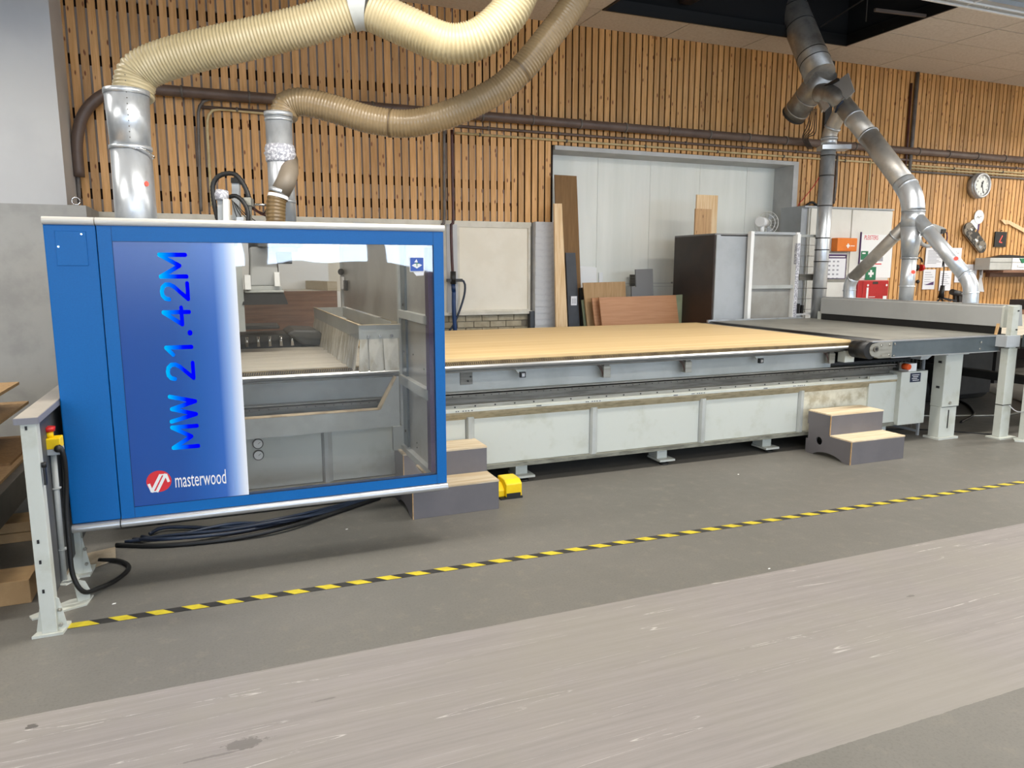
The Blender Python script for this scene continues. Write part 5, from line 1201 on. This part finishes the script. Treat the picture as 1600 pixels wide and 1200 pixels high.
P('latch', MB().box(-.706, -.696, 3.44, 3.46, .66, .74).cyl((-.70, 3.445, .735), (-.70, 3.445, .755), .010, seg=10), 'black', fpst)
es = T('emergency_stop_stand', 'yellow emergency stop box on a thin pole beside the white post', 'emergency stop', (-.72, 3.75, 0))
P('pole', MB().cyl((-.727, 3.74, .12), (-.720, 3.74, .735), .0125, seg=14), 'machine_grey', es)
P('button_box', box(-.752, -.682, 3.70, 3.78, .752, .800), 'yellow', es, None, .004); P('box_base', box(-.752, -.682, 3.70, 3.78, .725, .752), 'locker_grey', es, None, .003)
P('collar', MB().cyl((-.728, 3.74, .80), (-.728, 3.74, .828), .017), 'yellow', es); P('mushroom_button', MB().cyl((-.728, 3.74, .828), (-.728, 3.74, .848), .024, .026), 'red', es)
P('cable_gland', MB().sphere((-.690, 3.69, .755), .017), 'black', es)
P('foot_bracket', MB().prism([(-.76, 3.70, .118), (-.71, 3.68, .118), (-.665, 3.74, .118), (-.69, 3.80, .118)], (0, 0, .006)).prism([(-.690, 3.73, .124), (-.645, 3.75, .10), (-.630, 3.76, .05), (-.635, 3.76, .006), (-.68, 3.74, .006)], (-.004, .006, 0)).prism([(-.86, 3.66, 0), (-.84, 3.62, 0), (-.64, 3.70, 0), (-.625, 3.80, 0), (-.72, 3.78, 0)], (0, 0, .008)), 'machine_white', es)
for z in (.56, .27): P('cable_tie', MB().cyl((-.722, 3.74, z), (-.722, 3.74, z+.006), .02), 'machine_grey', es)
G('power_cable', MB().rings(spline([(-.690, 3.695, .765), (-.680, 3.69, .76), (-.672, 3.70, .70), (-.680, 3.73, .58), (-.690, 3.73, .45), (-.690, 3.72, .30), (-.685, 3.71, .15), (-.65, 3.72, .06), (-.60, 3.82, .03), (-.54, 3.93, .016), (-.50, 4.08, .013), (-.56, 4.20, .013), (-.66, 4.25, .013)], .02), .011, 10), 'black', 'thick black cable looping from the emergency stop to the floor', 'cable')
cn = T('blue_hoses', 'bundle of dark blue hoses lying on the floor under the blue hood', 'hoses', (0, 4.5, 0))
for k in range(5):
    y_ = 4.35+k*.05
    P('hose', MB().rings(spline([(-.60+k*.04, 4.46+k*.03, .012), (-.35, y_+.08*math.sin(k*2), .012+.012*(k % 3)), (0, y_-.04*math.cos(k*3), .014+.014*(k % 2)), (.3, y_+.06*math.sin(k*1.3), .014+.012*((k+1) % 3)), (.62, 4.55+k*.03, .014), (.95, 4.75+k*.02, .014)], .03), .011 if k else .014, 8), 'cable_navy' if k else 'black', cn)
for i, (pts, lb_) in enumerate((([(-.83, 4.05), (-.70, 4.14), (-.58, 4.25), (-.60, 4.42), (-.76, 4.38)], 'crumpled brown paper on the floor by the rear barrier post'), ([(-1.0, 4.12), (-.86, 4.15), (-.84, 4.42), (-.95, 4.5)], 'brown paper sheet on the floor left of the white post'), ([(-1.03, 3.98), (-.88, 4.02), (-.88, 4.08), (-1.02, 4.04)], 'thin curled paper strip on the floor left of the white post'))):
    mb = MB(); n = len(pts); base_ = [Vector((p[0], p[1], .002+.012*random.random())) for p in pts]; mb.prism(base_, (0, 0, .003)); G('paper_scrap', mb, 'paper_brown', lb_, 'paper', 'paper scraps on the floor')
for i, (x0_, x1_, y0_, y1_, z0_, z1_, lb_) in enumerate(((-1.5, -.885, 3.83, 4.02, 0, .115, 'tan wooden block on the floor left of the white post'), (-1.6, -1.03, 4.75, 4.95, 0, .055, 'lower of two wooden blocks under the dark trolley'), (-1.6, -1.03, 4.75, 4.95, .058, .115, 'upper of two wooden blocks under the dark trolley'))):
    G('wood_block', box(x0_, x1_, y0_, y1_, z0_, z1_), 'kraft', lb_, 'block', 'wooden blocks at the left edge', bevel=.003)
tr = T('low_trolley', 'dark steel trolley loaded with brown boards at the left edge', 'trolley', (-1.5, 5.0, 0))
P('deck_board', MB().box(-2.3, -1.13, 3.7, 5.75, .40, .418), 'hardboard', tr); P('deck_board', box(-2.3, -1.16, 4.9, 5.7, .418, .434), 'mdf_brown', tr)
P('side_beam', box(-1.13, -1.08, 3.7, 5.8, .24, .405), 'cart_steel', tr, None, .004); P('side_beam', box(-2.3, -2.25, 3.7, 5.8, .24, .405), 'cart_steel', tr)
P('cross_beam', box(-2.25, -1.13, 5.7, 5.75, .24, .40), 'cart_steel', tr)
for x_ in (-1.5, -2.2):
    for y_ in (4.0, 5.5): P('leg', box(x_-.03, x_+.03, y_-.03, y_+.03, 0, .40), 'cart_steel', tr)
for i, (x1_, y1_, z_, lb_) in enumerate(((-1.20, 5.66, .655, 'wide brown board raised on blocks above the trolley'), (-1.20, 5.47, .812, 'top brown board of the pile at the left edge'))):
    G('stacked_board', box(-2.3, x1_, 4.0, y1_, z_, z_+.018), 'hardboard', lb_, 'board', 'boards piled at the left edge')
for i, (x_, y_, z0, z1, lb_) in enumerate(((-1.42, 5.25, .435, .655, 'dark timber block standing on the trolley under the raised board'), (-1.40, 5.05, .673, .812, 'timber block between the two raised boards'))):
    G('spacer_block', box(x_-.3, x_+.08, y_, y_+.12, z0, z1), 'timber', lb_, 'block', 'spacers in the board pile')
# hazard tape on the floor
P0 = Vector((-.683, 3.500, .0012)); P1 = Vector((9.6, 3.325, .0012)); dt_ = (P1-P0).normalized(); nt = Vector((-dt_.y, dt_.x, 0)); Wt = .05; Ln = (P1-P0).length
tp = T('hazard_tape', 'yellow and black striped tape stuck along the floor', 'floor tape', tuple(P0))
P('black_tape', MB().prism([P0-nt*Wt/2, P1-nt*Wt/2, P1+nt*Wt/2, P0+nt*Wt/2], (0, 0, .0006)), 'tape_black', tp)
per = .150; n = int(Ln/per)
for i in range(n):
    a = P0+dt_*(i*per)+Vector((0, 0, .0006)); ln_ = per*.5; s_ = .05
    P('yellow_stripe', MB().prism([a-nt*Wt/2+dt_*s_*(1 if i else 0), a-nt*Wt/2+dt_*(ln_+s_), a+nt*Wt/2+dt_*ln_, a+nt*Wt/2], (0, 0, .0006)), 'tape_yellow', tp)
# small litter on the floor
for (px, py), lb_ in (((540, 828), 'tiny white flake of litter on the floor in front of the left step stool'), ((175, 945), 'tiny white flake by the left end of the striped tape'), ((1153, 742), 'tiny white flake on the floor before the bed foot near the right step stool'), ((1201, 890), 'tiny white flake at the edge of the pale walkway')):
    c_ = at(px, py, Z=0); G('paper_flake', MB().prism([c_+Vector((0, 0, .001)), c_+Vector((.014, .002, .001)), c_+Vector((.016, .010, .001)), c_+Vector((.003, .009, .001))], (0, 0, .002)), 'white', lb_, 'litter', 'white flakes on the floor')
